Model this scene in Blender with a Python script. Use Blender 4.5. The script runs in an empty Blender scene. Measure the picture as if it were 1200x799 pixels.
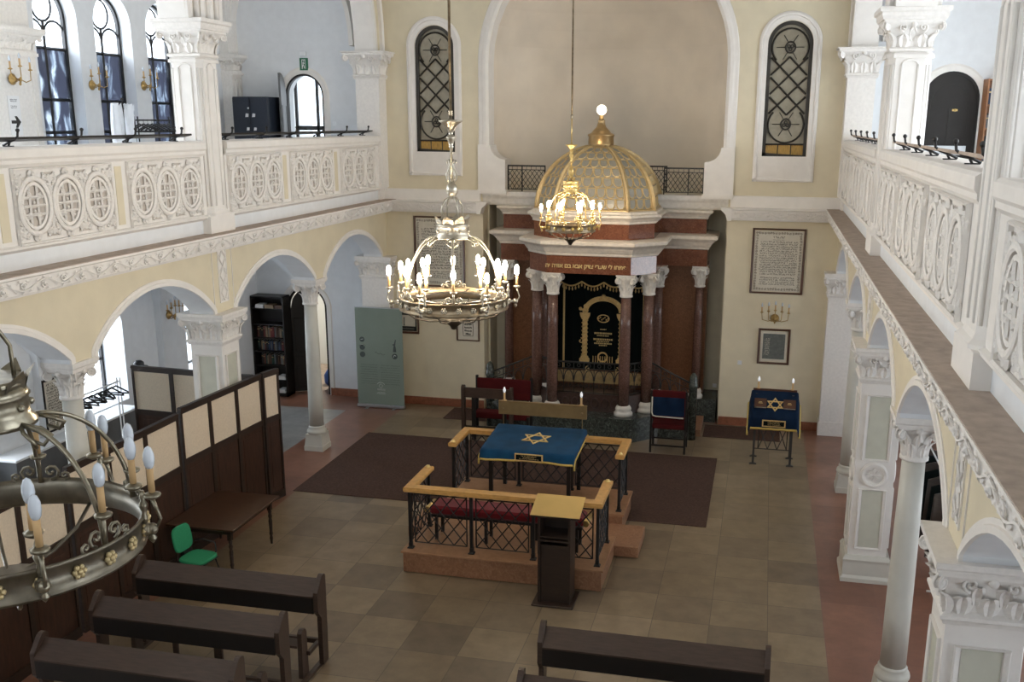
import bpy, math, random
from mathutils import Vector, Matrix
random.seed(7)
SC = bpy.context.scene
COL = SC.collection
PI = math.pi
# ------------------------------------------------------------------ camera
cd = bpy.data.cameras.new('camera'); cam = bpy.data.objects.new('camera', cd); COL.objects.link(cam)
YAW, PIT, ROL, FPX = 0.2129, 0.2504, 0.0069, 1176.3
cd.sensor_width = 36.0; cd.sensor_fit = 'HORIZONTAL'; cd.lens = FPX / 1200 * 36.0
cd.shift_x = -0.0330; cd.shift_y = 0.0359; cd.clip_start = 0.05
cam.location = (3.4378, -21.5278, 6.4521)
cam.rotation_mode = 'XYZ'
cam.matrix_world = (Matrix.Translation(cam.location) @ Matrix.Rotation(YAW, 4, 'Z') @ Matrix.Rotation(PI/2 - PIT, 4, 'X')
                    @ Matrix.Rotation(ROL, 4, 'Z'))
SC.camera = cam
# ------------------------------------------------------------------ sky, exposure
SKY = 3.0            # daylight outside
BULB = 200.0          # chandelier bulbs
w = bpy.data.worlds.new('sky'); SC.world = w; w.use_nodes = True
bg = w.node_tree.nodes['Background']; bg.inputs[0].default_value = (0.86, 0.93, 1.0, 1); bg.inputs[1].default_value = SKY
SC.view_settings.view_transform = 'Standard'; SC.view_settings.look = 'None'
SC.view_settings.gamma = 1.0; SC.view_settings.exposure = 0.2; SC.view_settings.use_curve_mapping = False
SC.cycles.use_denoising = True; SC.cycles.max_bounces = 8; SC.cycles.diffuse_bounces = 5; SC.cycles.glossy_bounces = 3
SC.cycles.transparent_max_bounces = 12; SC.cycles.sample_clamp_indirect = 6.0; SC.cycles.use_light_tree = True
SC.cycles.caustics_reflective = False; SC.cycles.caustics_refractive = False

def window_light(x, y, z, sx, sz, power, face, col=(0.88, 0.94, 1.0)):
    """daylight coming in through one window opening, also used for added fill lights; face = direction it travels (+1/-1 on X, or 'Y')"""
    l = bpy.data.lights.new('window_daylight', 'AREA'); l.shape = 'RECTANGLE'; l.size = sx; l.size_y = sz; l.energy = power
    l.color = col
    o = bpy.data.objects.new('window_daylight', l); COL.objects.link(o); o.location = (x, y, z)
    o.rotation_euler = {1: (PI/2, 0, -PI/2), -1: (PI/2, 0, PI/2), 'Y': (PI/2, 0, 0)}[face]
    return o
UPW, LOW, REAR_FILL = 98, 44, 235
# ------------------------------------------------------------------ materials
M = {}
def newmat(name):
    m = bpy.data.materials.new(name); m.use_nodes = True; M[name] = m
    nt = m.node_tree; return m, nt, nt.nodes['Principled BSDF']
def N(nt, t, **kw):
    n = nt.nodes.new(t)
    for k, v in kw.items(): setattr(n, k, v)
    return n
def ramp(nt, src, stops):
    r = N(nt, 'ShaderNodeValToRGB'); e = r.color_ramp.elements
    while len(e) < len(stops): e.new(0.5)
    for i, (p, c) in enumerate(stops): e[i].position = p; e[i].color = (*c, 1)
    nt.links.new(src, r.inputs[0]); return r.outputs[0]
def plain(name, c, rough=0.6, metal=0.0, var=0.05, scale=6.0, bump=0.0, bscale=40.0, spec=0.5, emit=None, es=0.0, sheen=0.0, stretch=(1,1,1)):
    m, nt, b = newmat(name)
    tc = N(nt, 'ShaderNodeTexCoord'); mp = N(nt, 'ShaderNodeMapping'); mp.inputs['Scale'].default_value = stretch
    nt.links.new(tc.outputs['Object'], mp.inputs[0])
    if var > 0:
        nz = N(nt, 'ShaderNodeTexNoise'); nz.inputs['Scale'].default_value = scale; nz.inputs['Detail'].default_value = 4
        nt.links.new(mp.outputs[0], nz.inputs['Vector'])
        d = tuple(max(0, x*(1-var)) for x in c); l = tuple(min(1, x*(1+var)) for x in c)
        nt.links.new(ramp(nt, nz.outputs['Fac'], [(0.3, d), (0.7, l)]), b.inputs['Base Color'])
    else: b.inputs['Base Color'].default_value = (*c, 1)
    b.inputs['Roughness'].default_value = rough; b.inputs['Metallic'].default_value = metal
    b.inputs['Specular IOR Level'].default_value = spec
    if sheen: b.inputs['Sheen Weight'].default_value = sheen
    if emit: b.inputs['Emission Color'].default_value = (*emit, 1); b.inputs['Emission Strength'].default_value = es
    if bump > 0:
        n2 = N(nt, 'ShaderNodeTexNoise'); n2.inputs['Scale'].default_value = bscale; n2.inputs['Detail'].default_value = 3
        nt.links.new(mp.outputs[0], n2.inputs['Vector'])
        bp_ = N(nt, 'ShaderNodeBump'); bp_.inputs['Strength'].default_value = bump; bp_.inputs['Distance'].default_value = 0.02
        nt.links.new(n2.outputs['Fac'], bp_.inputs['Height']); nt.links.new(bp_.outputs[0], b.inputs['Normal'])
    return m
def marble(name, stops, scale=8.0, rough=0.25, detail=8, dist=1.5):
    m, nt, b = newmat(name)
    tc = N(nt, 'ShaderNodeTexCoord'); nz = N(nt, 'ShaderNodeTexNoise')
    nz.inputs['Scale'].default_value = scale; nz.inputs['Detail'].default_value = detail; nz.inputs['Distortion'].default_value = dist
    nz.inputs['Roughness'].default_value = 0.65
    nt.links.new(tc.outputs['Object'], nz.inputs['Vector'])
    nt.links.new(ramp(nt, nz.outputs['Fac'], stops), b.inputs['Base Color']); b.inputs['Roughness'].default_value = rough
    return m
def tiles(name, cols, size, grout, rough=0.35, off=(0, 0), gw=0.006, mott=0.20):
    m, nt, b = newmat(name)
    tc = N(nt, 'ShaderNodeTexCoord'); mp = N(nt, 'ShaderNodeMapping')
    mp.inputs['Scale'].default_value = (1/size, 1/size, 1/size); mp.inputs['Location'].default_value = (off[0], off[1], 0.5)
    nt.links.new(tc.outputs['Object'], mp.inputs[0])
    fl = N(nt, 'ShaderNodeVectorMath', operation='FLOOR'); nt.links.new(mp.outputs[0], fl.inputs[0])
    wn = N(nt, 'ShaderNodeTexWhiteNoise'); nt.links.new(fl.outputs[0], wn.inputs['Vector'])
    ck = N(nt, 'ShaderNodeTexChecker'); ck.inputs['Scale'].default_value = 1.0; nt.links.new(mp.outputs[0], ck.inputs['Vector'])
    a = N(nt, 'ShaderNodeMath', operation='MULTIPLY_ADD'); nt.links.new(ck.outputs['Fac'], a.inputs[0]); a.inputs[1].default_value = 0.5
    h = N(nt, 'ShaderNodeMath', operation='MULTIPLY'); nt.links.new(wn.outputs['Value'], h.inputs[0]); h.inputs[1].default_value = 0.5
    nt.links.new(h.outputs[0], a.inputs[2])
    c = ramp(nt, a.outputs[0], [(i/(len(cols)-1), q) for i, q in enumerate(cols)])
    nz = N(nt, 'ShaderNodeTexNoise'); nz.inputs['Scale'].default_value = 3.2; nz.inputs['Detail'].default_value = 9; nz.inputs['Roughness'].default_value = 0.62
    nt.links.new(tc.outputs['Object'], nz.inputs['Vector'])
    mr = N(nt, 'ShaderNodeMapRange'); mr.inputs['From Min'].default_value = 0.3; mr.inputs['From Max'].default_value = 0.7
    mr.inputs['To Min'].default_value = 1-mott; mr.inputs['To Max'].default_value = 1+mott
    nt.links.new(nz.outputs['Fac'], mr.inputs['Value'])
    vm = N(nt, 'ShaderNodeVectorMath', operation='SCALE'); nt.links.new(c, vm.inputs[0]); nt.links.new(mr.outputs[0], vm.inputs['Scale'])
    fr = N(nt, 'ShaderNodeVectorMath', operation='FRACTION'); nt.links.new(mp.outputs[0], fr.inputs[0])
    sx = N(nt, 'ShaderNodeSeparateXYZ'); nt.links.new(fr.outputs[0], sx.inputs[0])
    lt = []
    for k in 'XY':
        q = N(nt, 'ShaderNodeMath', operation='LESS_THAN'); nt.links.new(sx.outputs[k], q.inputs[0]); q.inputs[1].default_value = gw/size*1.2; lt.append(q)
    mx = N(nt, 'ShaderNodeMath', operation='MAXIMUM'); nt.links.new(lt[0].outputs[0], mx.inputs[0]); nt.links.new(lt[1].outputs[0], mx.inputs[1])
    mix = N(nt, 'ShaderNodeMix', data_type='RGBA'); nt.links.new(mx.outputs[0], mix.inputs['Factor'])
    nt.links.new(vm.outputs[0], mix.inputs[6]); mix.inputs[7].default_value = (*grout, 1)
    nt.links.new(mix.outputs[2], b.inputs['Base Color']); b.inputs['Roughness'].default_value = rough
    return m
def glassy(name, tint, gloss=0.12):
    m = bpy.data.materials.new(name); m.use_nodes = True; M[name] = m; nt = m.node_tree
    nt.nodes.remove(nt.nodes['Principled BSDF']); out = nt.nodes['Material Output']
    t = N(nt, 'ShaderNodeBsdfTransparent'); t.inputs[0].default_value = (*tint, 1)
    g = N(nt, 'ShaderNodeBsdfGlossy'); g.inputs['Roughness'].default_value = 0.05
    x = N(nt, 'ShaderNodeMixShader'); x.inputs[0].default_value = gloss
    nt.links.new(t.outputs[0], x.inputs[1]); nt.links.new(g.outputs[0], x.inputs[2]); nt.links.new(x.outputs[0], out.inputs[0]); return m
plain('white_plaster', (0.80, 0.77, 0.73), 0.75, var=0.03, bump=0.05)
plain('aisle_plaster', (0.74, 0.76, 0.78), 0.8, var=0.03, bump=0.05)
plain('carved_plaster', (0.78, 0.75, 0.71), 0.7, var=0.05, scale=20)
plain('relief_shade', (0.52, 0.47, 0.42), 0.8, var=0.08, scale=25)  # darker tone standing for shade between the tracery
plain('yellow_plaster', (0.70, 0.63, 0.47), 0.8, var=0.04, scale=3, bump=0.05)
plain('recess_plaster', (0.60, 0.57, 0.46), 0.8, var=0.04)
plain('niche_plaster', (0.74, 0.66, 0.55), 0.85, var=0.07, scale=1.2)
plain('panel_grey_green', (0.56, 0.56, 0.47), 0.8)
plain('ledge_brown', (0.44, 0.36, 0.30), 0.85, var=0.15, scale=9, bump=0.1)
plain('stone_cream', (0.66, 0.60, 0.52), 0.5, var=0.10, scale=12)
plain('stone_white', (0.72, 0.69, 0.64), 0.5, var=0.08, scale=14)
plain('column_paint', (0.62, 0.61, 0.55), 0.45, var=0.03)
marble('red_granite', [(0.3, (0.075, 0.025, 0.014)), (0.5, (0.17, 0.06, 0.03)), (0.7, (0.26, 0.11, 0.06))], 22, 0.12)
marble('brown_marble', [(0.3, (0.11, 0.045, 0.02)), (0.5, (0.22, 0.095, 0.045)), (0.7, (0.30, 0.15, 0.08))], 30, 0.3)
marble('column_marble', [(0.3, (0.075, 0.036, 0.028)), (0.55, (0.15, 0.08, 0.062)), (0.75, (0.25, 0.155, 0.125))], 26, 0.18)
marble('bulkhead_marble', [(0.3, (0.035, 0.02, 0.017)), (0.55, (0.075, 0.045, 0.038)), (0.75, (0.12, 0.085, 0.075))], 26, 0.3)
marble('green_marble', [(0.32, (0.010, 0.013, 0.012)), (0.5, (0.05, 0.058, 0.052)), (0.64, (0.11, 0.13, 0.115)), (0.74, (0.3, 0.32, 0.29))], 9, 0.2, dist=2.5)
marble('pink_stone', [(0.3, (0.22, 0.105, 0.055)), (0.55, (0.33, 0.17, 0.095)), (0.75, (0.42, 0.25, 0.15))], 14, 0.35)
marble('pink_top', [(0.3, (0.30, 0.155, 0.08)), (0.6, (0.40, 0.22, 0.12))], 6, 0.35)
tiles('nave_tiles', [(0.20, 0.148, 0.092), (0.255, 0.192, 0.122), (0.225, 0.168, 0.106), (0.155, 0.115, 0.076), (0.285, 0.215, 0.14)], 0.755, (0.09, 0.07, 0.05), 0.32, off=(0.0, 0.28))
tiles('aisle_tiles', [(0.30, 0.30, 0.29), (0.25, 0.25, 0.24)], 0.75, (0.25, 0.25, 0.24), 0.3)
tiles('pink_tiles', [(0.215, 0.10, 0.065), (0.25, 0.12, 0.08), (0.19, 0.088, 0.058)], 0.75, (0.2, 0.10, 0.08), 0.28, mott=0.2)
plain('baseboard_red', (0.27, 0.10, 0.055), 0.4, var=0.2, scale=14)
plain('carpet', (0.085, 0.052, 0.042), 0.95, var=0.25, scale=30, bump=0.3, bscale=200, spec=0.1)
plain('dark_wood', (0.030, 0.017, 0.011), 0.42, var=0.25, scale=5, stretch=(1, 1, 6))
plain('pew_wood', (0.060, 0.038, 0.028), 0.36, var=0.2, scale=6, stretch=(1, 8, 8))
plain('table_wood', (0.050, 0.021, 0.010), 0.28, var=0.3, scale=5, stretch=(1, 6, 1))
plain('black_wood', (0.009, 0.007, 0.006), 0.45, var=0.2)
plain('shelf_wood', (0.30, 0.13, 0.055), 0.5, var=0.2)
plain('panel_wood', (0.045, 0.019, 0.010), 0.5, var=0.3, scale=7, stretch=(3, 3, 0.6))
plain('oak_rail', (0.60, 0.34, 0.11), 0.3, var=0.15, scale=6, stretch=(2, 2, 6))
plain('cloth_screen', (0.72, 0.60, 0.45), 0.9, var=0.06, scale=40, bump=0.1, bscale=300)
plain('iron', (0.018, 0.017, 0.017), 0.45, metal=0.3, var=0)
plain('grey_iron', (0.055, 0.055, 0.055), 0.45, metal=0.4, var=0)
plain('brass', (0.74, 0.54, 0.22), 0.3, metal=0.85, var=0.05, scale=3)
plain('board_brass', (0.30, 0.21, 0.10), 0.4, metal=0.6, var=0.12, scale=6)
plain('sconce_brass', (0.44, 0.29, 0.11), 0.3, metal=0.85, var=0.1, scale=9)
plain('aged_brass', (0.27, 0.245, 0.185), 0.3, metal=0.85, var=0.3, scale=16)
plain('aged_dark', (0.20, 0.18, 0.14), 0.34, metal=0.85, var=0.25, scale=12)
plain('old_bronze', (0.30, 0.24, 0.16), 0.32, metal=0.85, var=0.3, scale=14)
plain('silver_bronze', (0.48, 0.44, 0.36), 0.3, metal=0.9, var=0.2, scale=14)
plain('dark_bronze', (0.10, 0.085, 0.065), 0.4, metal=0.7, var=0.3, scale=14)
plain('bell_bronze', (0.42, 0.29, 0.14), 0.35, metal=0.8, var=0.15, scale=10)
plain('dome_gold', (0.54, 0.40, 0.20), 0.42, metal=0.4, var=0.12, scale=12)
plain('dome_pane', (0.26, 0.25, 0.21), 0.35, var=0.08, scale=10)
plain('gold_thread', (0.78, 0.56, 0.24), 0.5, metal=0.3, var=0.15, scale=60, bump=0.3, bscale=120)
plain('gold_letters', (0.72, 0.55, 0.25), 0.4, metal=0.3, var=0)
plain('yellow_fringe', (0.62, 0.46, 0.12), 0.8, var=0.2, scale=80)
plain('candle_brass', (0.55, 0.44, 0.24), 0.4, metal=0.5, var=0.2, scale=30)
plain('candle_sleeve', (0.55, 0.36, 0.17), 0.6, var=0.08)
plain('bulb_off', (0.62, 0.68, 0.76), 0.12, var=0, spec=0.8)
plain('bulb_on', (1, 0.9, 0.7), 0.3, var=0, emit=(1.0, 0.82, 0.60), es=BULB)
plain('bulb_dim', (0.9, 0.92, 0.95), 0.3, var=0, emit=(0.9, 0.95, 1.0), es=0.35)
plain('globe_on', (1, 0.95, 0.85), 0.3, var=0, emit=(1.0, 0.82, 0.58), es=3.0)
plain('black_velvet', (0.005, 0.008, 0.008), 0.9, var=0, sheen=0.0, spec=0.1)
plain('blue_velvet', (0.006, 0.052, 0.125), 0.8, var=0.25, scale=4, sheen=0.05, spec=0.15)
plain('navy_velvet', (0.005, 0.017, 0.045), 0.85, var=0.25, scale=5, sheen=0.03, spec=0.12)
plain('red_velvet', (0.15, 0.010, 0.015), 0.8, var=0.15, scale=5, sheen=0.2, spec=0.15)
plain('dark_red', (0.075, 0.007, 0.008), 0.75, var=0.15, spec=0.15)
plain('green_fabric', (0.035, 0.27, 0.13), 0.85, var=0.08, scale=60, spec=0.2)
plain('black_plastic', (0.012, 0.012, 0.013), 0.4, var=0)
plain('cabinet_blue_black', (0.018, 0.024, 0.038), 0.45, var=0.05)
plain('paper', (0.62, 0.58, 0.49), 0.8, var=0.05, scale=10)
plain('white_paper', (0.78, 0.78, 0.78), 0.8, var=0)
plain('mat_grey', (0.12, 0.13, 0.12), 0.7, var=0.2, scale=20)
plain('ink', (0.03, 0.028, 0.025), 0.8, var=0)
plain('ornament_ink', (0.15, 0.125, 0.085), 0.8, var=0.3, scale=40)
plain('frame_wood', (0.085, 0.035, 0.02), 0.35, var=0.2)
plain('banner_green', (0.20, 0.245, 0.205), 0.7, var=0.04, scale=3)
plain('banner_mark', (0.05, 0.065, 0.06), 0.7, var=0)
plain('banner_light', (0.62, 0.66, 0.63), 0.7, var=0)
plain('aluminium', (0.55, 0.56, 0.57), 0.3, metal=0.9, var=0)
plain('sign_green', (0.02, 0.14, 0.07), 0.5, var=0)
plain('white_cloth', (0.80, 0.84, 0.90), 0.85, var=0.05)
plain('white_paint', (0.80, 0.82, 0.84), 0.5, var=0)
plain('dark_door', (0.014, 0.011, 0.009), 0.6, var=0.2, scale=6)
plain('grey_door', (0.10, 0.10, 0.10), 0.5, var=0.1)
plain('pane_film', (0.075, 0.08, 0.11), 0.25, var=0.5, scale=1.3, stretch=(1, 1, 0.6))
plain('stained_pane', (0.30, 0.27, 0.20), 0.35, var=0.1, scale=12)
plain('amber_pane', (0.42, 0.25, 0.05), 0.35, var=0.35, scale=26, stretch=(3, 1, 0.4))
plain('lead', (0.028, 0.024, 0.018), 0.5, var=0)
plain('blue_bag', (0.02, 0.10, 0.42), 0.5, var=0)
plain('bright_room', (0.82, 0.84, 0.84), 0.8, var=0)
plain('counter_grey', (0.13, 0.135, 0.14), 0.6, var=0.08)
glassy('clear_pane', (0.93, 0.96, 1.0), 0.05)
# lower panes: dark privacy film; lighter patches painted in to suggest reflected trees outside
def film():
    m = bpy.data.materials.new('film_pane'); m.use_nodes = True; M['film_pane'] = m; nt = m.node_tree
    nt.nodes.remove(nt.nodes['Principled BSDF']); out = nt.nodes['Material Output']
    tc = N(nt, 'ShaderNodeTexCoord'); mp = N(nt, 'ShaderNodeMapping'); mp.inputs['Scale'].default_value = (1, 4.5, 1.8)
    nt.links.new(tc.outputs['Object'], mp.inputs[0])
    nz = N(nt, 'ShaderNodeTexNoise'); nz.inputs['Scale'].default_value = 1.0; nz.inputs['Detail'].default_value = 3; nz.inputs['Distortion'].default_value = 0.8
    nt.links.new(mp.outputs[0], nz.inputs['Vector'])
    c = ramp(nt, nz.outputs['Fac'], [(0.0, (0.012, 0.014, 0.022)), (0.50, (0.022, 0.025, 0.040)), (0.58, (0.12, 0.15, 0.19)), (0.68, (0.4, 0.45, 0.5))])
    t = N(nt, 'ShaderNodeBsdfTransparent'); nt.links.new(c, t.inputs[0])
    g = N(nt, 'ShaderNodeBsdfDiffuse'); g.inputs[0].default_value = (0.16, 0.17, 0.21, 1)
    x = N(nt, 'ShaderNodeMixShader'); x.inputs[0].default_value = 0.35
    nt.links.new(t.outputs[0], x.inputs[1]); nt.links.new(g.outputs[0], x.inputs[2]); nt.links.new(x.outputs[0], out.inputs[0])
film()
# ------------------------------------------------------------------ mesh builder
class MB:
    def __init__(s, o=(0, 0, 0)): s.v = []; s.f = []; s.mi = []; s.sm = []; s.m = 0; s.o = Vector(o); s.T = None
    def av(s, p):
        p = Vector(p)
        if s.T is not None: p = s.T @ p
        s.v.append(p - s.o); return len(s.v)-1
    def af(s, ids, smooth=False): s.f.append(tuple(ids)); s.mi.append(s.m); s.sm.append(smooth)
    def quad(s, a, b, c, d): s.af([s.av(a), s.av(b), s.av(c), s.av(d)])
    def poly(s, pts): s.af([s.av(p) for p in pts])
    def box(s, x0, x1, y0, y1, z0, z1):
        i = [s.av(p) for p in ((x0,y0,z0),(x1,y0,z0),(x1,y1,z0),(x0,y1,z0),(x0,y0,z1),(x1,y0,z1),(x1,y1,z1),(x0,y1,z1))]
        for q in ((0,3,2,1),(4,5,6,7),(0,1,5,4),(1,2,6,5),(2,3,7,6),(3,0,4,7)): s.af([i[k] for k in q])
        return s
    def cbox(s, c, d): return s.box(c[0]-d[0]/2, c[0]+d[0]/2, c[1]-d[1]/2, c[1]+d[1]/2, c[2]-d[2]/2, c[2]+d[2]/2)
    def bbox(s, x0, x1, y0, y1, z0, z1, b=0.01):
        """box with chamfered edges (top, bottom and upright)"""
        def ring(e, z): return [(x0+e,y0+b+0*e,z),(x0+b,y0+e,z),(x1-b,y0+e,z),(x1-e,y0+b,z),(x1-e,y1-b,z),(x1-b,y1-e,z),(x0+b,y1-e,z),(x0+e,y1-b,z)]
        def ins(z): return [(x0+b,y0+b*1.4,z),(x0+b*1.4,y0+b,z),(x1-b*1.4,y0+b,z),(x1-b,y0+b*1.4,z),(x1-b,y1-b*1.4,z),(x1-b*1.4,y1-b,z),(x0+b*1.4,y1-b,z),(x0+b,y1-b*1.4,z)]
        rs = [[s.av(p) for p in r] for r in (ins(z0), ring(0, z0+b), ring(0, z1-b), ins(z1))]
        s.af(rs[0][::-1]); s.af(rs[3])
        for a, c in zip(rs, rs[1:]):
            for k in range(8): s.af([a[k], a[(k+1) % 8], c[(k+1) % 8], c[k]])
        return s
    def loft(s, rings, closed=True, caps=True, smooth=False):
        R = [[s.av(p) for p in r] for r in rings]; n = len(R[0])
        for a, b in zip(R, R[1:]):
            for k in range(n if closed else n-1): s.af([a[k], a[(k+1) % n], b[(k+1) % n], b[k]], smooth)
        if caps and closed: s.af(R[0][::-1]); s.af(R[-1])
        return s
    def tube(s, pts, r, seg=6, smooth=True, caps=True):
        P = [Vector(p) for p in pts]; n = len(P); rr = r if isinstance(r, (list, tuple)) else [r]*n
        rings = []; up = None
        for i in range(n):
            t = (P[min(i+1, n-1)] - P[max(i-1, 0)])
            if t.length < 1e-9: t = Vector((0, 0, 1))
            t.normalize()
            if up is None:
                up = Vector((0, 0, 1)) if abs(t.z) < 0.9 else Vector((1, 0, 0))
            a = t.cross(up)
            if a.length < 1e-5: a = t.orthogonal()
            a.normalize(); b = a.cross(t).normalized(); up = b
            rings.append([P[i] + (a*math.cos(2*PI*k/seg) + b*math.sin(2*PI*k/seg))*rr[i] for k in range(seg)])
        return s.loft(rings, True, caps, smooth)
    def cyl(s, p0, p1, r0, r1=None, seg=12, smooth=True): return s.tube([p0, p1], [r0, r0 if r1 is None else r1], seg, smooth)
    def lathe(s, prof, c=(0, 0, 0), seg=16, smooth=True, rot=0.0):
        rings = [[(c[0]+r*math.cos(2*PI*k/seg+rot), c[1]+r*math.sin(2*PI*k/seg+rot), c[2]+z) for k in range(seg)] for r, z in prof]
        return s.loft(rings, True, True, smooth)
    def sq(s, prof, c=(0, 0), smooth=False):
        """square sections: prof = (halfx, halfy, z)"""
        return s.loft([[(c[0]-a, c[1]-b, z), (c[0]+a, c[1]-b, z), (c[0]+a, c[1]+b, z), (c[0]-a, c[1]+b, z)] for a, b, z in prof], True, True, smooth)
    def ball(s, c, r, seg=10, n=6, sz=1.0):
        return s.lathe([(max(1e-4, r*math.sin(PI*i/n)), -r*sz*math.cos(PI*i/n)) for i in range(n+1)], c, seg)
    def prism(s, pts, axis, a, b):
        """pts in the plane of the two other axes (in xyz order); extruded a..b along axis"""
        def p3(u, v, t): return {'x': (t, u, v), 'y': (u, t, v), 'z': (u, v, t)}[axis]
        return s.loft([[p3(u, v, a) for u, v in pts], [p3(u, v, b) for u, v in pts]])
    def strip(s, pts, axis, base, prof, closed=False):
        """moulding: path pts in a wall plane; prof = (offset across the path, height off the wall)"""
        n = len(pts); rings = []
        for i in range(n):
            a = pts[(i-1) % n] if closed or i > 0 else pts[0]; b = pts[(i+1) % n] if closed or i < n-1 else pts[-1]
            tx, tz = b[0]-a[0], b[1]-a[1]; L = math.hypot(tx, tz) or 1; nx, nz = -tz/L, tx/L
            rings.append([((base+h, pts[i][0]+nx*o, pts[i][1]+nz*o) if axis == 'x' else (pts[i][0]+nx*o, base+h, pts[i][1]+nz*o)) for o, h in prof])
        if closed: rings.append(rings[0])
        return s.loft(rings, True, not closed)
    def build(s, name, mats, parent=None, loc=None, kind=None):
        me = bpy.data.meshes.new(name); me.from_pydata([tuple(v) for v in s.v], [], s.f)
        for q in (mats if isinstance(mats, (list, tuple)) else [mats]): me.materials.append(M[q])
        me.polygons.foreach_set('material_index', s.mi); me.polygons.foreach_set('use_smooth', s.sm); me.update()
        o = bpy.data.objects.new(name, me); COL.objects.link(o)
        if parent is not None: o.parent = parent
        if loc: o.location = loc
        if kind: o['kind'] = kind
        return o
def thing(name, label, cat, loc=(0, 0, 0), rz=0.0, group=None):
    o = bpy.data.objects.new(name, None); COL.objects.link(o); o.location = loc; o.rotation_euler = (0, 0, rz)
    o.empty_display_size = 0.1
    o['label'] = label; o['category'] = cat
    if group: o['group'] = group
    return o
def tag(o, label, cat, group=None):
    o['label'] = label; o['category'] = cat
    if group: o['group'] = group
    return o
KIDS = {}
def copy_tree(o, parent=None, **kw):
    c = o.copy(); COL.objects.link(c)
    if parent is not None: c.parent = parent
    for ch in [q for q in bpy.data.objects if q.parent == o]: copy_tree(ch, c)
    for k, v in kw.items(): c[k] = v
    return c
def struct(name, mb, mats, parent=None):
    o = mb.build(name, mats, parent)
    if parent is None: o['kind'] = 'structure'
    return o
def text(name, body, size, mat, parent, loc, rot, ext=0.002, align='CENTER', bold=0.0):
    """lettering, turned into a mesh of its own"""
    c = bpy.data.curves.new(name, 'FONT'); c.body = body; c.size = size; c.extrude = ext; c.offset = bold
    c.align_x = align; c.align_y = 'CENTER'; c.materials.append(M[mat])
    t = bpy.data.objects.new(name, c); COL.objects.link(t); bpy.context.view_layer.update()
    me = bpy.data.meshes.new_from_object(t.evaluated_get(bpy.context.evaluated_depsgraph_get())); bpy.data.objects.remove(t)
    if not me.materials: me.materials.append(M[mat])
    o = bpy.data.objects.new(name, me); COL.objects.link(o); o.parent = parent; o.location = loc; o.rotation_euler = rot; return o
def arc(cx, cz, rx, rz, a0, a1, n):
    return [(cx+rx*math.cos(a0+(a1-a0)*i/n), cz+rz*math.sin(a0+(a1-a0)*i/n)) for i in range(n+1)]
def archtop(u0, u1, zs, rise, kind):
    c, r = (u0+u1)/2, (u1-u0)/2
    if kind == 'seg':
        R = (r*r+rise*rise)/(2*rise); return lambda u: zs + math.sqrt(max(0, R*R-(u-c)**2)) - (R-rise)
    return lambda u: zs + rise*math.sqrt(max(0, 1-((u-c)/r)**2))
def us(u0, u1, n=20):
    c, r = (u0+u1)/2, (u1-u0)/2
    return [c - r*math.cos(PI*i/n) for i in range(n+1)]
def holewall(mb, axis, f, b, u0, u1, z0, z1, holes, ids=(0, 1, 1)):
    """wall slab from plane f (room face) to b, with arched openings (ua, ub, zbottom, zspring, rise, kind)"""
    def P(u, z, t): return (t, u, z) if axis == 'x' else (u, t, z)
    def fb(pts):
        mb.m = ids[0]; mb.poly([P(u, z, f) for u, z in pts]); mb.m = ids[1]; mb.poly([P(u, z, b) for u, z in pts])
    def side(u, z, u2, z2): mb.m = ids[2]; mb.quad(P(u, z, f), P(u2, z2, f), P(u2, z2, b), P(u, z, b))
    def rect(a, c, za, zb):
        if c-a > 1e-6 and zb-za > 1e-6: fb([(a, za), (c, za), (c, zb), (a, zb)])
    cur = u0
    for (ua, ub, zb, zs, rise, kind) in sorted(holes):
        rect(cur, ua, z0, z1); side(cur, z0, ua, z0); fn = archtop(ua, ub, zs, rise, kind); U = us(ua, ub)
        if zb > z0+1e-6: rect(ua, ub, z0, zb); side(ua, zb, ub, zb)
        for p, q in zip(U, U[1:]):
            zp, zq = fn(p), fn(q)
            fb([(p, zp), (q, zq), (q, z1), (p, z1)]); side(p, zp, q, zq)
        for t in (ua, ub): side(t, zb, t, fn(t))
        cur = ub
    rect(cur, u1, z0, z1); side(cur, z0, u1, z0); side(u0, z1, u1, z1)
    for u in (u0, u1): side(u, z0, u, z1)
    mb.m = 0
def archpath(ua, ub, zb, zs, rise, kind, n=20, legs=True):
    fn = archtop(ua, ub, zs, rise, kind); pts = [(u, fn(u)) for u in us(ua, ub, n)]
    return ([(ua, zb)] if legs else []) + pts + ([(ub, zb)] if legs else [])
def spiral(c, r0, turns, a0, sgn=1, n=14, shrink=0.12):
    return [(c[0]+(r0*(1-(1-shrink)*i/n))*math.cos(a0+sgn*2*PI*turns*i/n), c[1]+(r0*(1-(1-shrink)*i/n))*math.sin(a0+sgn*2*PI*turns*i/n)) for i in range(n+1)]
# ================================================================== THE ROOM
YB, YR = -25.0, 4.0       # rear wall of the hall, far end behind the back wall
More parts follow.
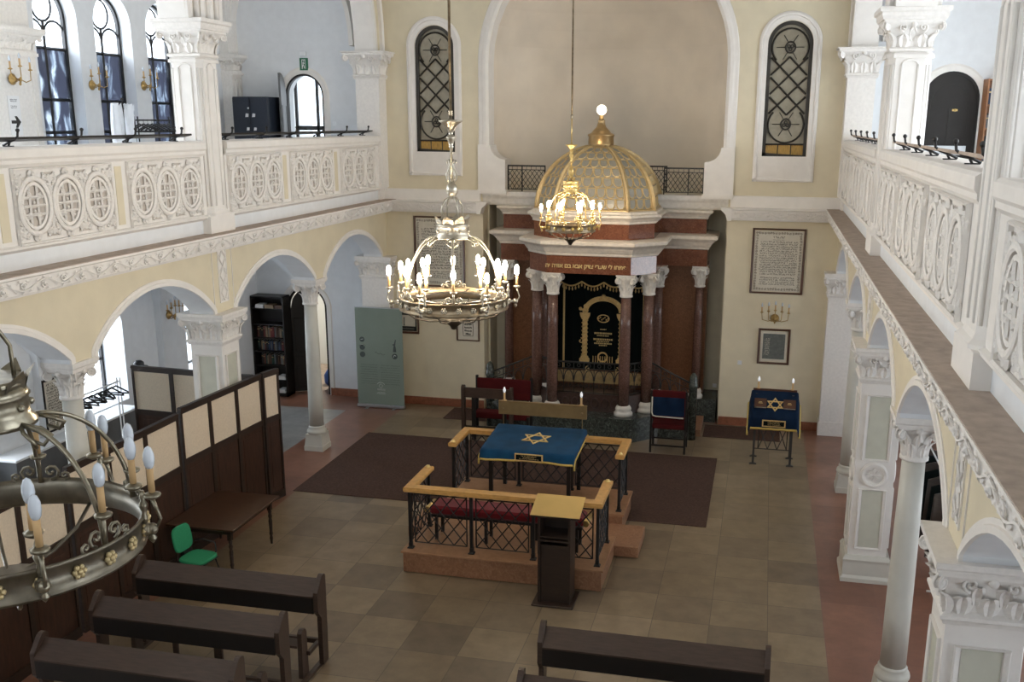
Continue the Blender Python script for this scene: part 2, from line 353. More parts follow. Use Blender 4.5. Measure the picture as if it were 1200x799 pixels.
# floor
f = MB()
f.m = 0; f.box(-4.5, 4.5, YB, -0.0, -0.12, 0)
f.m = 1
for s in (-1, 1): f.box(min(s*4.5, s*5.7), max(s*4.5, s*5.7), YB, 0.26, -0.12, 0)
f.box(-4.5, 4.5, 0.0, 2.6, -0.12, 0)
f.m = 2; f.box(-8.5, -5.7, YB, -0.9, -0.12, 0); f.m = 1; f.box(5.7, 8.5, YB, -0.9, -0.12, 0); f.box(-8.5, -5.7, 0.26, 0.62, -0.12, 0)
f.m = 1
for s in (-1, 1): f.box(min(s*5.7, s*8.5), max(s*5.7, s*8.5), -0.9, 0.26, -0.12, 0)
struct('floor', f, ['nave_tiles', 'pink_tiles', 'aisle_tiles'])
f = MB(); f.box(-8.5, 8.5, YB, 0.2, 12.6, 12.8); struct('ceiling', f, 'white_plaster')
LH = [(-3.34, -0.36), (-6.78, -3.86), (-10.38, -7.50), (-13.84, -10.90), (-17.50, -14.54), (-20.95, -18.0)]
UH = [(-6.72, -0.42), (-13.80, -7.68), (-20.9, -14.8)]
SPZ, RIS = 3.52, 0.61
SIDES = (('left', -1), ('right', 1))
LWY = [-2.15 - 3.6*k for k in range(6)]        # lower window axes
UWY = [-2.62, -4.20, -5.76, -8.9, -10.5, -12.1, -15.2, -16.8, -18.4]       # window axes along the side walls
for nm, s in SIDES:
    # lower arcade wall
    m = MB(); holewall(m, 'x', s*4.93, s*5.35, -21.5, 0.0, 3.47, 4.52, [(a, b, 3.47, SPZ, RIS, 'seg') for a, b in LH])
    struct('wall_arcade_' + nm, m, ['yellow_plaster', 'aisle_plaster'])
    m = MB()
    for a, b in LH: m.strip(archpath(a, b, 3.47, SPZ, RIS, 'seg', 24), 'x', s*4.93, [(0.0, 0), (0.0, -s*0.03), (0.05, -s*0.03), (0.06, -s*0.012), (0.10, -s*0.012), (0.10, 0)])
    struct('trim_arches_' + nm, m, 'white_plaster')
    # outer wall with deep windows at both levels
    m = MB()
    holes = [(y-0.55, y+0.55, 5.55, 8.10, 0.55, 'ell') for y in UWY]
    holewall(m, 'x', s*8.5, s*9.1, YB, 0.26, 4.9, 12.6, holes, (0, 0, 0))
    holewall(m, 'x', s*8.35, s*9.1, YB, 0.26, 0, 4.9, [(y-0.75, y+0.75, 1.22, 2.75, 0.5, 'seg') for y in LWY], (0, 0, 0))
    struct('wall_' + nm, m, ['aisle_plaster'])
    # gallery slab with aisle ceiling, cross ribs
    m = MB(); m.box(min(s*4.95, s*8.5), max(s*4.95, s*8.5), -21.5, 0.25, 4.52, 5.0)
    for y in (-3.65, -7.2, -10.75, -14.3):
        holewall(m, 'y', y-0.2, y+0.2, *sorted((s*5.35, s*8.5)), 3.3, 4.52, [(*sorted((s*5.38, s*8.2)), 3.3, 3.5, 0.62, 'seg')], (0, 0, 0))
    for y in (-3.65, -7.2, -10.75, -14.3):
        m.box(*sorted((s*8.2, s*8.35)), y-0.3, y+0.3, 0, 4.52)
        m.sq([(0.10, 0.32, 2.95), (0.10, 0.33, 3.0), (0.10, 0.33, 3.06), (0.14, 0.37, 3.2), (0.16, 0.38, 3.34)], (s*8.26, y))
    struct('trim_vault_' + nm, m, 'aisle_plaster')
    # sloping carved cornice, ledge and base band of the parapet
    m = MB()
    m.prism([(s*4.93, 4.47), (s*4.74, 4.48), (s*4.73, 4.505), (s*4.695, 4.515), (s*4.675, 4.69), (s*4.64, 4.71), (s*4.64, 4.735), (s*4.93, 4.735)], 'y', -21.5, 0)
    m.m = 1; m.box(min(s*4.645, s*5.0), max(s*4.645, s*5.0), -21.5, 0.0, 4.735, 4.745); m.m = 0
    m.box(min(s*4.97, s*5.2), max(s*4.97, s*5.2), -21.5, 0, 4.745, 4.97)
    m.prism([(s*4.97, 4.93), (s*4.86, 4.985), (s*4.86, 5.01), (s*4.90, 5.03), (s*5.2, 5.03), (s*5.2, 4.93)], 'y', -21.5, 0)
    struct('trim_cornice_' + nm, m, ['white_plaster', 'ledge_brown'])
    # parapet body
    m = MB(); SEG = [(-6.90, 0), (-21.5, -7.50)] if s < 0 else [(-6.90, 0), (-14.0, -7.50), (-21.5, -14.6)]
    for ya, yb in SEG: m.box(min(s*4.90, s*5.15), max(s*4.90, s*5.15), ya, yb, 5.02, 6.02)
    for ya, yb in SEG: m.prism([(s*4.90, 5.90), (s*4.86, 5.94), (s*4.86, 5.98), (s*4.835, 6.01), (s*4.835, 6.10), (s*4.87, 6.125), (s*5.3, 6.125), (s*5.3, 5.98), (s*5.15, 5.9)], 'y', ya, min(yb, -.421))
    struct('wall_parapet_' + nm, m, 'white_plaster')
    # upper arcade wall above the piers
    m = MB(); holewall(m, 'x', s*4.90, s*5.35, -21.5, 0.0, 7.86, 12.6, [(a, b, 7.86, 7.9, 3.1, 'ell') for a, b in UH], (0, 1, 1))
    struct('wall_upper_' + nm, m, ['yellow_plaster', 'white_plaster'])
    m = MB()
    for a, b in UH:
        m.strip(archpath(a, b, 7.86, 7.9, 3.1, 'ell', 30), 'x', s*4.90, [(0.0, 0), (0.0, -s*0.04), (0.09, -s*0.04), (0.10, -s*0.015), (0.13, -s*0.015), (0.13, 0)])
        m.strip(archpath(a-0.30, b+0.30, 7.86, 8.1, 3.35, 'ell', 30), 'x', s*4.90, [(0.0, 0), (0.0, -s*0.07), (0.07, -s*0.09), (0.14, -s*0.03), (0.14, 0)])
    struct('trim_upper_arches_' + nm, m, 'white_plaster')
    # gallery vault (barrel along the nave) with a rib against the back wall
    m = MB(); A = arc(s*6.95, 9.1, 1.6, 1.5, 0, PI, 16)
    m.strip([(x, z) for x, z in A], 'y', -21.5, [(0.0, 0.0), (0.0, 21.4), (0.05, 21.4), (0.05, 0.0)])
    m.strip([(x, z) for x, z in arc(s*6.95, 8.0, 1.5, 2.3, 0, PI, 18)], 'y', -0.25, [(0.0, 0.0), (0.0, 0.25), (0.10, 0.25), (0.10, 0.0)])
    struct('trim_gallery_vault_' + nm, m, 'white_plaster')
# back wall
WIN = [(-4.16, -3.28, 5.78, 7.97, 0.44, 'ell'), (3.28, 4.16, 5.78, 7.97, 0.44, 'ell')]
GD = [(-7.22, -6.30, 5.0, 6.96, 0.47, 'ell'), (6.32, 7.36, 5.0, 6.92, 0.52, 'ell')]
m = MB()
m.box(-5.4, -2.66, 0, 0.4, 0, 4.97); m.box(2.66, 5.4, 0, 0.4, 0, 4.97)
holewall(m, 'y', 0.0, 0.4, -5.3, 5.3, 4.97, 12.6, WIN + [(-2.50, 2.50, 4.97, 7.65, 2.5, 'ell')], (0, 1, 1))
struct('wall_back', m, ['yellow_plaster', 'white_plaster'])
m = MB()
for s in (-1, 1):
    m.box(*sorted((s*5.3, s*8.5)), 0.0, 0.4, 7.9, 12.6)
    holewall(m, 'y', 0.0, 0.4, *sorted((s*5.3, s*8.5)), 4.97, 7.9, [g for g in GD if g[0]*s > 0], (0, 0, 0))
    ah = [(-7.62, -6.58, 0, 2.12, 0.52, 'ell')] if s < 0 else []
    holewall(m, 'y', 0.25, 0.6, *sorted((s*5.35, s*8.5)), 0, 4.9, ah, (0, 0, 0))
struct('wall_aisle_ends', m, 'aisle_plaster')
# apse niche behind the ark
m = MB(); n = 28
inner = [(2.50*math.cos(PI*i/n), 0.4 + 1.9*math.sin(PI*i/n)) for i in range(n+1)]
m.loft([[(x, y, z) for x, y in inner] for z in (4.90, 7.65)], False, False, True)
for j in range(10):
    a, b = PI/2*j/10, PI/2*(j+1)/10
    m.loft([[(x*math.cos(t), 0.4+(y-0.4)*math.cos(t), 7.65+2.5*math.sin(t)) for x, y in inner] for t in (a, b)], False, False, True)
struct('wall_niche', m, 'niche_plaster')
m = MB(); m.m = 0
m.box(-2.70, -2.62, 0.4, 1.1, 0, 4.9); m.box(2.62, 2.70, 0.4, 1.1, 0, 4.9); m.box(-2.70, 2.70, 1.0, 1.1, 0, 4.9)
m.box(-2.66, 2.66, 0.30, 2.5, 4.74, 4.96)
struct('wall_recess', m, 'recess_plaster')
m = MB(); m.loft([[(x, y, z) for y, z in ((.4, 4.66), (.06, 4.66), (.03, 4.70), (.0, 4.80), (-.04, 4.86), (-.04, 4.955), (.4, 4.96))] for x in (-2.66, 2.66)]); struct('trim_balcony', m, 'stone_white')
# niche archivolt and its curved end blocks
m = MB()
m.strip(archpath(-2.5, 2.5, 5.7, 7.65, 2.5, 'ell', 40), 'y', 0.0, [(0, 0), (0, -0.03), (0.06, -0.06), (0.12, -0.05), (0.16, -0.03), (0.22, -0.02), (0.24, 0)])
for s in (-1, 1):
    prof = [(s*2.13, 4.90), (s*2.13, 5.62)] + [(s*(2.13+0.33*math.sin(PI/2*t/6)), 5.62+0.02+0.30*(1-math.cos(PI/2*t/6))) for t in range(7)] + [(s*2.74, 5.95), (s*2.74, 4.90)]
    m.prism(prof, 'y', -0.08, 0.42)
    m.box(*sorted((s*2.10, s*2.76)), -0.10, 0.4, 4.90, 4.99)
struct('trim_niche', m, 'white_plaster')
# back wall frieze, band, mouldings, baseboards
m = MB()
for s in (-1, 1):
    pr = [(0, 4.47), (-0.18, 4.48), (-0.19, 4.505), (-0.225, 4.515), (-0.245, 4.69), (-0.28, 4.71), (-0.28, 4.735), (0, 4.735)]
    m.loft([[(x, y, z) for y, z in pr] for x in sorted((s*2.74, s*4.93))])
    m.prism([(s*2.74, 4.47), (s*2.74, 4.735), (s*2.50, 4.735), (s*2.53, 4.68), (s*2.62, 4.60), (s*2.66, 4.47)], 'y', -0.24, 0.05)
    m.box(*sorted((s*2.7, s*4.93)), -0.07, 0, 4.735, 4.975)
struct('trim_back_cornice', m, 'white_plaster')
for s, nm in ((-1, 'left'), (1, 'right')):
    m = MB(); m.bbox(*sorted((s*2.67, s*4.80)), -0.03, 0, 0, 0.19, 0.006)
    m.bbox(*sorted((s*5.4, s*5.56)), 0.1, 0.25, 0, 0.19, 0.006)
    if s < 0: m.bbox(-6.56, -5.56, 0.22, 0.25, 0, 0.19, 0.006); m.bbox(-7.72, -7.64, 0.22, 0.25, 0, 0.19, 0.006)
    else: m.bbox(5.56, 8.5, 0.22, 0.25, 0, 0.19, 0.006)
    struct('baseboard_back_' + nm, m, 'baseboard_red')
# rear wall, out of view; tall windows added to light the nave
RWX = (-3.2, 0.0, 3.2)
m = MB(); holewall(m, 'y', YB, YB-0.5, -8.5, 8.5, 0, 12.6, [(x-0.9, x+0.9, 6.6, 10.2, 0.9, 'ell') for x in RWX], (0, 0, 0)); struct('wall_rear', m, 'white_plaster')
for x in RWX: window_light(x, YB-0.6, 8.7, 1.9, 4.6, REAR_FILL, 'Y').rotation_euler = (PI/2, 0, PI)  # added fill lights behind the camera, set in the rear openings
for nm, s in SIDES:
    for y in UWY:
        window_light(s*9.25, y, 7.1, 1.1, 3.2, UPW, -s)
    for y in LWY: window_light(s*9.25, y, 2.2, 1.5, 2.0, LOW, -s)
# ------------------------------------------------------------------ windows of the left wall, seen from inside
def clear_window(n, y, zb, zs, w, upper=True):
    x0 = -8.76 if upper else -8.85; m = MB(); t = 0.028
    path = archpath(y-w, y+w, zb, zs, w if upper else 0.48, 'ell' if upper else 'seg', 18)
    m.strip(path + [path[0]], 'x', x0-0.03, [(0.06, 0), (0.06, 0.06), (-0.045, 0.06), (-0.045, 0)])
    def bar(a, b, r=t): m.tube([(x0, a[0], a[1]), (x0, b[0], b[1])], r, 4, False)
    g = []
    if upper:
        bar((y-w, 7.60), (y+w, 7.60)); bar((y, zb), (y, 8.03)); bar((y-w, 6.75), (y+w, 6.75)); bar((y-w, 6.2), (y+w, 6.2))
        for q in (-1, 1): m.tube([(x0, u, z) for u, z in arc(y+q*w/2, 7.80, w/2, 0.26, 0, PI, 10)], t*0.8, 4)
        m.tube([(x0, u, z) for u, z in arc(y, 8.30, 0.25, 0.26, 0, 2*PI, 16)], t*0.8, 4)
    else: bar((y-w, (zb+zs)/2), (y+w, (zb+zs)/2)); bar((y, zb), (y, zs+0.2))
    o = struct('window_%d' % n, m, 'iron')
    zm = 7.60 if upper else zb
    p = MB(); fn = archtop(y-w, y+w, zs, w if upper else 0.48, 'ell' if upper else 'seg')
    for a, b in zip(us(y-w, y+w, 14), us(y-w, y+w, 14)[1:]): p.quad((x0, a, zm), (x0, b, zm), (x0, b, fn(b)), (x0, a, fn(a)))
    p.build('pane', 'clear_pane', o)
    if upper:
        p = MB(); p.quad((x0+0.004, y-w, zb), (x0+0.004, y+w, zb), (x0+0.004, y+w, 7.6), (x0+0.004, y-w, 7.6)); p.build('pane', 'film_pane', o)
for i, y in enumerate(UWY[:3]): clear_window(i+1, y, 5.55, 8.10, 0.54)
for i, y in enumerate(LWY[:2]): clear_window(i+4, y, 1.22, 2.75, 0.74, False)
# ------------------------------------------------------------------ stained lattice windows of the back wall
def lattice_window(n, c):
    h = 0.44; zb, zs = 5.78, 7.97; Y = 0.10
    m = MB(); path = archpath(c-h, c+h, zb, zs, h, 'ell', 24)
    m.strip(path + [path[0]], 'y', Y, [(0.0, 0.03), (0.0, -0.05), (-0.07, -0.05), (-0.07, 0.03)])
    def P(u, z): return (c+u, Y-0.02, z)
    def L(pts, r=0.018): m.tube([P(*p) for p in pts], r, 4, False)
    w = 0.355; z0 = 6.02; zt = 8.33
    L([(-w-0.03, 6.02), (w+0.03, 6.02)], 0.016); L([(-0.13, 5.8), (-0.13, 6.02)], 0.01); L([(0.13, 5.8), (0.13, 6.02)], 0.01)
    # big rings top and bottom opening into the crossing bands
    cu, cl = 7.93, 6.43
    L([(w*math.cos(t), cu-.02+0.36*math.sin(t)) for t in [(-0.75+i*(PI+1.50)/20) for i in range(21)]])
    L([(w*math.cos(t), cl-.02-0.36*math.sin(t)) for t in [(-0.75+i*(PI+1.50)/20) for i in range(21)]])
    for c0, lo, hi in ((7.73, 6.6, 7.73), (7.36, 6.6, 7.73), (6.98, 6.6, 7.73), (6.60, 6.60, 7.73)):
        for sg in (-1, 1):
            us2 = [u for u in [(-w+2*w*i/40) for i in range(41)] if lo <= c0+sg*u <= hi+.001]
            if len(us2) > 1: L([(us2[0], c0+sg*us2[0]), (us2[-1], c0+sg*us2[-1])], 0.019)
    for q, z in ((1, 7.91), (-1, 6.42)):
        m.tube([P(0.095*math.cos(t), z+0.105*math.sin(t)) for t in [i*PI/8 for i in range(17)]], 0.016, 4)
        for k in range(3):
            a = PI/2+k*2*PI/3*1.0 + (0 if q < 0 else PI)
            m.tube([P(0.038*math.cos(a)+0.028*math.cos(t), z+0.038*math.sin(a)+0.028*math.sin(t)) for t in [i*PI/5 for i in range(11)]], 0.011, 4)
        for k in range(6):
            a = k*PI/3
            L([(0.11*math.cos(a), z+0.12*math.sin(a)), (0.27*math.cos(a), z+0.27*math.sin(a))], 0.008)
    o = struct('window_%d' % n, m, 'lead')
    p = MB(); fn = archtop(c-h+0.03, c+h-0.03, zs, h-0.03, 'ell'); U = us(c-h+0.03, c+h-0.03, 14)
    p.m = 0
    for a, b in zip(U, U[1:]): p.quad((a, Y+0.01, z0), (b, Y+0.01, z0), (b, Y+0.01, fn(b)), (a, Y+0.01, fn(a)))
    p.build('pane', 'stained_pane', o)
    p = MB(); p.quad((c-h+0.03, Y+0.012, 5.79), (c+h-0.03, Y+0.012, 5.79), (c+h-0.03, Y+0.012, z0), (c-h+0.03, Y+0.012, z0)); p.build('pane', 'amber_pane', o)
    # white surround with blank apron below
    t = MB(); out = archpath(c-0.61, c+0.61, 5.27, 7.99, 0.60, 'ell', 28)
    t.strip(out + [out[0]], 'y', 0.0, [(0.0, 0.0), (0.0, -0.03), (-0.04, -0.05), (-0.075, -0.05), (-0.085, -0.02), (-0.17, -0.015), (-0.17, 0.0)])
    t.box(c-0.50, c+0.50, -0.022, 0.0, 5.33, 5.77)
    t.box(c-0.455, c+0.455, -0.035, 0.10, 5.755, 5.782)
    struct('trim_window_%s' % ('left' if c < 0 else 'right'), t, 'white_plaster')
lattice_window(7, -3.72); lattice_window(8, 3.72)
# ================================================================== CARVED ORNAMENT
def leaf(m, base, out, h, w, curl=0.5, thick=0.012):
    """acanthus leaf rising from base, bending outwards (out = unit horizontal vector)"""
    ox, oy = out; tx, ty = -oy, ox; n = 5; rows = []
    for i in range(n+1):
        t = i/n; z = h*(t if t < 0.8 else 0.8+0.12*math.sin((t-0.8)*5*PI/2)); d = curl*h*(0.12*t+0.88*max(0, t-0.35)**2*2.0)
        ww = w*(0.55+0.45*math.sin(PI*min(1, t*1.1)))*(1-0.55*max(0, t-0.7)/0.3)*0.5
        c = (base[0]+ox*d, base[1]+oy*d, base[2]+z)
        rows.append([(c[0]-tx*ww, c[1]-ty*ww, c[2]), (c[0]-tx*ww*0.4+ox*thick*1.6, c[1]-ty*ww*0.4+oy*thick*1.6, c[2]+0.003), (c[0]+ox*thick*0.5, c[1]+oy*thick*0.5, c[2]),
                     (c[0]+tx*ww*0.4+ox*thick*1.6, c[1]+ty*ww*0.4+oy*thick*1.6, c[2]+0.003), (c[0]+tx*ww, c[1]+ty*ww, c[2])])
    m.loft(rows, False, False, False)
def volute(m, c, out, r, wid, sgn=1, turns=1.6):
    """scroll in the upright plane that contains out"""
    pts = spiral((0, 0), r, turns, PI/2 if sgn > 0 else PI/2, -1, 16)
    for q in (-0.5, 0.5):
        m.tube([(c[0]+out[0]*u-out[1]*wid*q, c[1]+out[1]*u+out[0]*wid*q, c[2]+v) for u, v in pts], [r*0.20*(1-0.5*i/16) for i in range(17)], 5)
    m.cyl((c[0]+out[1]*wid*0.5, c[1]-out[0]*wid*0.5, c[2]), (c[0]-out[1]*wid*0.5, c[1]+out[0]*wid*0.5, c[2]), r*0.75, None, 10)
def capital_square(m, c, a, b, z0, z1, flare):
    """carved capital for a square pier: half widths a, b at the neck"""
    H = z1-z0; cx, cy = c
    m.sq([(a+.02, b+.02, z0-.03), (a+.045, b+.045, z0-.01), (a+.045, b+.045, z0+.015), (a+.01, b+.01, z0+.04)], c)
    m.sq([(a, b, z0+.03), (a+flare*.15, b+flare*.15, z0+H*.4), (a+flare*.45, b+flare*.45, z0+H*.68), (a+flare*.8, b+flare*.8, z0+H*.82)], c)
    m.sq([(a+flare*.86, b+flare*.86, z0+H*.80), (a+flare, b+flare, z0+H*.86), (a+flare, b+flare, z0+H*.93), (a+flare*1.14, b+flare*1.14, z0+H*.95), (a+flare*1.14, b+flare*1.14, z1)], c)
    for (ox, oy) in ((1,0),(-1,0),(0,1),(0,-1)):
        L = (b if ox else a); D = (a if ox else b)
        k = max(2, int(round(2*L/0.19)))
        for i in range(k):
            t = -L + 2*L*(i+.5)/k; leaf(m, (cx+ox*D-oy*t, cy+oy*D+ox*t, z0+.03), (ox, oy), H*.44, 2*L/k*1.05, .45, .02)
        for i in range(k-1):
            t = -L + 2*L*(i+1)/k; leaf(m, (cx+ox*D-oy*t, cy+oy*D+ox*t, z0+H*.28), (ox, oy), H*.46, 2*L/k*.9, .55, .02)
        # flower and scrolls under the abacus
        q = D+flare*.80
        m.ball((cx+ox*q, cy+oy*q, z0+H*.80), H*.10, 8, 5)
        for sg in (-1, 1):
            sp = spiral((0, 0), H*.15, 1.4, -PI/2, sg, 14)
            t0 = sg*L*.52
            m.tube([(cx+ox*(D+flare*.62)-oy*(t0+u), cy+oy*(D+flare*.62)+ox*(t0+u), z0+H*.70+v) for u, v in sp], [H*.035]*15, 5)
    for sx in (-1, 1):
        for sy in (-1, 1):
            d = (sx*.7071, sy*.7071); volute(m, (cx+sx*(a+flare*.72), cy+sy*(b+flare*.72), z0+H*.72), d, H*.15, H*.10)
            leaf(m, (cx+sx*a, cy+sy*b, z0+.03), d, H*.5, .12, .5, .02)
def capital_round(m, c, r, z0, z1, half, lobes=8):
    H = z1-z0; cx, cy = c
    m.lathe([(r, z0-.03), (r+.03, z0-.02), (r+.03, z0+.01), (r+.005, z0+.03), (r+.01, z0+H*.4), (r+.05, z0+H*.7), (r+.10, z0+H*.84)], (cx, cy, 0), 16)
    q = half
    m.sq([(q*.80, q*.80, z0+H*.80), (q*.9, q*.9, z0+H*.86), (q*.9, q*.9, z0+H*.92), (q, q, z0+H*.94), (q, q, z1)], c)
    for i in range(lobes):
        a = 2*PI*(i+.5)/lobes; d = (math.cos(a), math.sin(a)); leaf(m, (cx+d[0]*r, cy+d[1]*r, z0+.02), d, H*.45, 2*PI*r/lobes*1.15, .45, .014)
        a = 2*PI*i/lobes; d = (math.cos(a), math.sin(a)); leaf(m, (cx+d[0]*(r+.005), cy+d[1]*(r+.005), z0+H*.25), d, H*.52, 2*PI*r/lobes*1.1, .5, .014)
    for sx in (-1, 1):
        for sy in (-1, 1): volute(m, (cx+sx*q*.72, cy+sy*q*.72, z0+H*.70), (sx*.7071, sy*.7071), H*.16, H*.13)
    for (ox, oy) in ((1,0),(-1,0),(0,1),(0,-1)): m.ball((cx+ox*q*.88, cy+oy*q*.88, z0+H*.82), H*.09, 8, 5)
# ---- lower columns and piers of the two arcades
LBL_C = {-3.6: 'nearest the back wall', -10.65: 'second from the back wall'}
def arcade_column(s, y, label):
    t = thing('column', label, 'column', (s*5.15, y, 0), 0, 'round columns of the lower arcades')
    m = MB(); m.sq([(.20,.20,0),(.20,.20,.10),(.19,.19,.11),(.17,.17,.30),(.17,.17,.34)]); m.lathe([(.19,.34),(.20,.37),(.19,.41),(.155,.44),(.165,.47),(.15,.50)], (0,0,0), 20); m.build('base', 'column_paint', t)
    m = MB(); m.lathe([(.145,.49),(.143,1.2),(.135,2.2),(.122,2.97)], (0,0,0), 20); m.build('shaft', 'column_paint', t)
    m = MB(); capital_round(m, (0,0), .122, 2.98, 3.40, .245)
    m.sq([(.245,.245,3.39),(.26,.26,3.41),(.26,.26,3.47)]); m.build('capital', 'carved_plaster', t)
    return t
def arcade_pier(s, y, label):
    t = thing('pier', label, 'pier', (s*5.15, y, 0), 0, 'square piers of the lower arcades')
    m = MB(); m.sq([(.35,.35,0),(.35,.35,.06),(.325,.325,.10),(.325,.325,.30),(.335,.335,.34),(.30,.30,.40)]); m.build('base', 'column_paint', t)
    m = MB(); q = .27
    m.box(-q, q, -q, q, .38, 3.0)
    for ax in ('x', 'y'):
        for sg in (-1, 1):
            for z0, z1 in ((.52, 1.40), (1.86, 2.78)):
                path = [(-.15, z0), (-.15, z1), (.15, z1), (.15, z0)]
                m.strip(path, ax, sg*q, [(0, 0), (0, sg*.018), (.035, sg*.03), (.045, sg*.022), (.045, 0)], True)
            cpt = [(.165*math.cos(a), 1.63+.165*math.sin(a)) for a in [2*PI*i/20 for i in range(20)]][::-1]
            m.strip(cpt, ax, sg*q, [(-.03, 0), (-.03, sg*.03), (.0, sg*.035), (.025, sg*.02), (.025, 0)], True)
            for k in range(8):
                a = k*PI/4
                p = [(.02, a), (.075, a-.22), (.10, a), (.075, a+.22)]
                pts = [(rr*math.cos(b), 1.63+rr*math.sin(b)) for rr, b in p]
                if ax == 'x': m.prism(pts, 'x', sg*q, sg*(q+.02))
                else: m.prism(pts, 'y', sg*q, sg*(q+.02))
    m.build('shaft', 'white_plaster', t)
    for sg in (-1, 1):
        for z0, z1 in ((.53, 1.39), (1.87, 2.77)):
            m = MB(); m.box(-.14, .14, *sorted((sg*(q+.004), sg*q)), z0, z1); m.build('inset_panel', 'panel_grey_green', t)
            m = MB(); m.box(*sorted((sg*(q+.004), sg*q)), -.14, .14, z0, z1); m.build('inset_panel', 'panel_grey_green', t)
    m = MB(); m.sq([(.29,.29,2.96),(.31,.31,3.0)]); capital_square(m, (0,0), .275, .275, 3.02, 3.42, .10)
    m.sq([(.385,.385,3.41),(.40,.40,3.43),(.40,.40,3.475)]); m.build('capital', 'carved_plaster', t)
    return t
arcade_column(-1, -3.6, 'round pale column on the left, between the bookcase and the grey green banner')
arcade_column(-1, -10.65, 'round pale column on the left whose capital shows above the foreground chandelier')
arcade_column(1, -3.6, 'slim round column on the right nearest the back wall, beside the small lectern')
arcade_column(1, -10.65, 'tall round column on the right between the two square piers')
arcade_pier(-1, -7.15, 'square carved pier on the left rising behind the dark partition')
arcade_pier(1, -7.15, 'square pier on the right with a round rosette on its face, red tiles around it')
arcade_pier(1, -14.2, 'square pier with big carved capital at the lower right corner')
# half pilasters at the back wall
for nm, s in SIDES:
    m = MB(); x0, x1 = sorted((s*4.80, s*5.45))
    m.box(x0, x1, -.30, .05, 0, 3.02); m.box(x0-.02, x1+.02, -.32, .05, 0, .3)
    m.sq([(.35,.19,2.96),(.36,.20,3.0)], (s*5.125, -.13)); capital_square(m, (s*5.125, -.13), .325, .18, 3.02, 3.42, .09); m.sq([(.43,.28,3.41),(.43,.28,3.475)], (s*5.125, -.13))
    # upper pilaster
    m.box(*sorted((s*4.83, s*5.36)), -.42, 0, 5.0, 7.34); m.box(*sorted((s*4.90, s*5.30)), -.36, .0, 4.735, 7.2)
    m.sq([(.29,.24,7.30),(.31,.25,7.33)], (s*5.10, -.20)); capital_square(m, (s*5.10, -.20), .27, .21, 7.36, 7.86, .20)
    struct('trim_pilaster_' + nm, m, 'carved_plaster')
# ---- pilasters on the outer walls of the galleries
for nm, s in SIDES:
    for k, (y, hy) in enumerate(((-.22, .22), (-7.30, .62))):
        m = MB(); m.box(*sorted((s*8.25, s*8.5)), y-hy, y+hy, 5.0, 7.45); m.box(*sorted((s*8.20, s*8.5)), y-hy-.02, y+hy+.02, 7.40, 7.45)
        m.box(*sorted((s*8.22, s*8.25)), y-hy+.12, y-hy+.15, 5.1, 7.3); m.box(*sorted((s*8.22, s*8.25)), y+hy-.15, y+hy-.12, 5.1, 7.3)
        capital_square(m, (s*8.40, y), .13, hy-.03, 7.46, 7.74, .12); m.sq([(.27, hy+.10, 7.73), (.29, hy+.12, 7.76), (.29, hy+.12, 7.82)], (s*8.38, y))
        m.box(*sorted((s*8.3, s*8.5)), y-hy, y+hy, 7.82, 9.5)
        struct('trim_gallery_pilaster_%s_%d' % (nm, k+1), m, 'carved_plaster')
# ---- upper piers
def upper_pier(s, y, label):
    t = thing('gallery_pier', label, 'pier', (s*5.12, y, 4.745), 0, 'upper piers carrying the gallery arches')
    m = MB((0, 0, 4.745)); a, c = .265, .085
    def octo(a, c, z): return [(a,-a+c,z),(a,a-c,z),(a-c,a,z),(-a+c,a,z),(-a,a-c,z),(-a,-a+c,z),(-a+c,-a,z),(a-c,-a,z)]
    m.box(-.30, .30, -.36, .36, 4.745, 5.0); m.loft([octo(a+.05, c, 5.0), octo(a+.05, c, 5.03), octo(a+.02, c, 5.06), octo(a, c, 5.10), octo(a, c, 7.28)])
    for k in range(8):
        ang = PI/4*k; ax, ay = math.cos(ang), math.sin(ang); d = a if k % 2 == 0 else (2*a-c)*.7071
        hw = .10 if k % 2 == 0 else .03
        for u in (-hw, hw): m.tube([(ax*d-ay*u, ay*d+ax*u, 5.15), (ax*d-ay*u, ay*d+ax*u, 7.18)], .017, 5)
        if k % 2 == 0: m.tube([(ax*d-ay*hw*math.cos(w_), ay*d+ax*hw*math.cos(w_), 7.18+.06*math.sin(w_)) for w_ in [PI*i/8 for i in range(9)]], .017, 5)
    m.loft([octo(a+.03, c, 7.26), octo(a+.03, c, 7.30), octo(a, c, 7.33)])
    m.build('shaft', 'white_plaster', t)
    m = MB((0, 0, 4.745)); capital_square(m, (0, 0), .225, .225, 7.36, 7.74, .14)
    m.sq([(.38,.38,7.72),(.40,.40,7.76),(.40,.40,7.80),(.43,.43,7.82),(.43,.43,7.87)]); m.build('capital', 'carved_plaster', t)
    m = MB(); m.T = Matrix.Translation((s*5.12, y, 0))
    m.m = 1; m.box(-.24, .24, -.36, .36, 7.87, 10.4); m.m = 0
    for sx in (-1, 1):
        for sy in (-1, 1):
            for (u, v) in ((.27, .27), (.22, .36), (.15, .38)): m.cyl((sx*u, sy*v, 7.87), (sx*u, sy*v, 10.4), .045, None, 8)
    for u in (-.06, .06): m.cyl((-s*.25, u, 7.87), (-s*.25, u, 10.4), .045, None, 8)
    struct('trim_colonnettes_%s_%d' % ('left' if s < 0 else 'right', int(-y)//7), m, ['white_plaster', 'yellow_plaster'])
    return t
upper_pier(-1, -7.2, 'white fluted gallery pier with leafy capital, left of the dark cabinet')
upper_pier(1, -7.2, 'white fluted gallery pier with leafy capital, left of the dark arched door')
upper_pier(1, -14.3, 'tall gallery pier at the right edge, beside the brown bookcase')
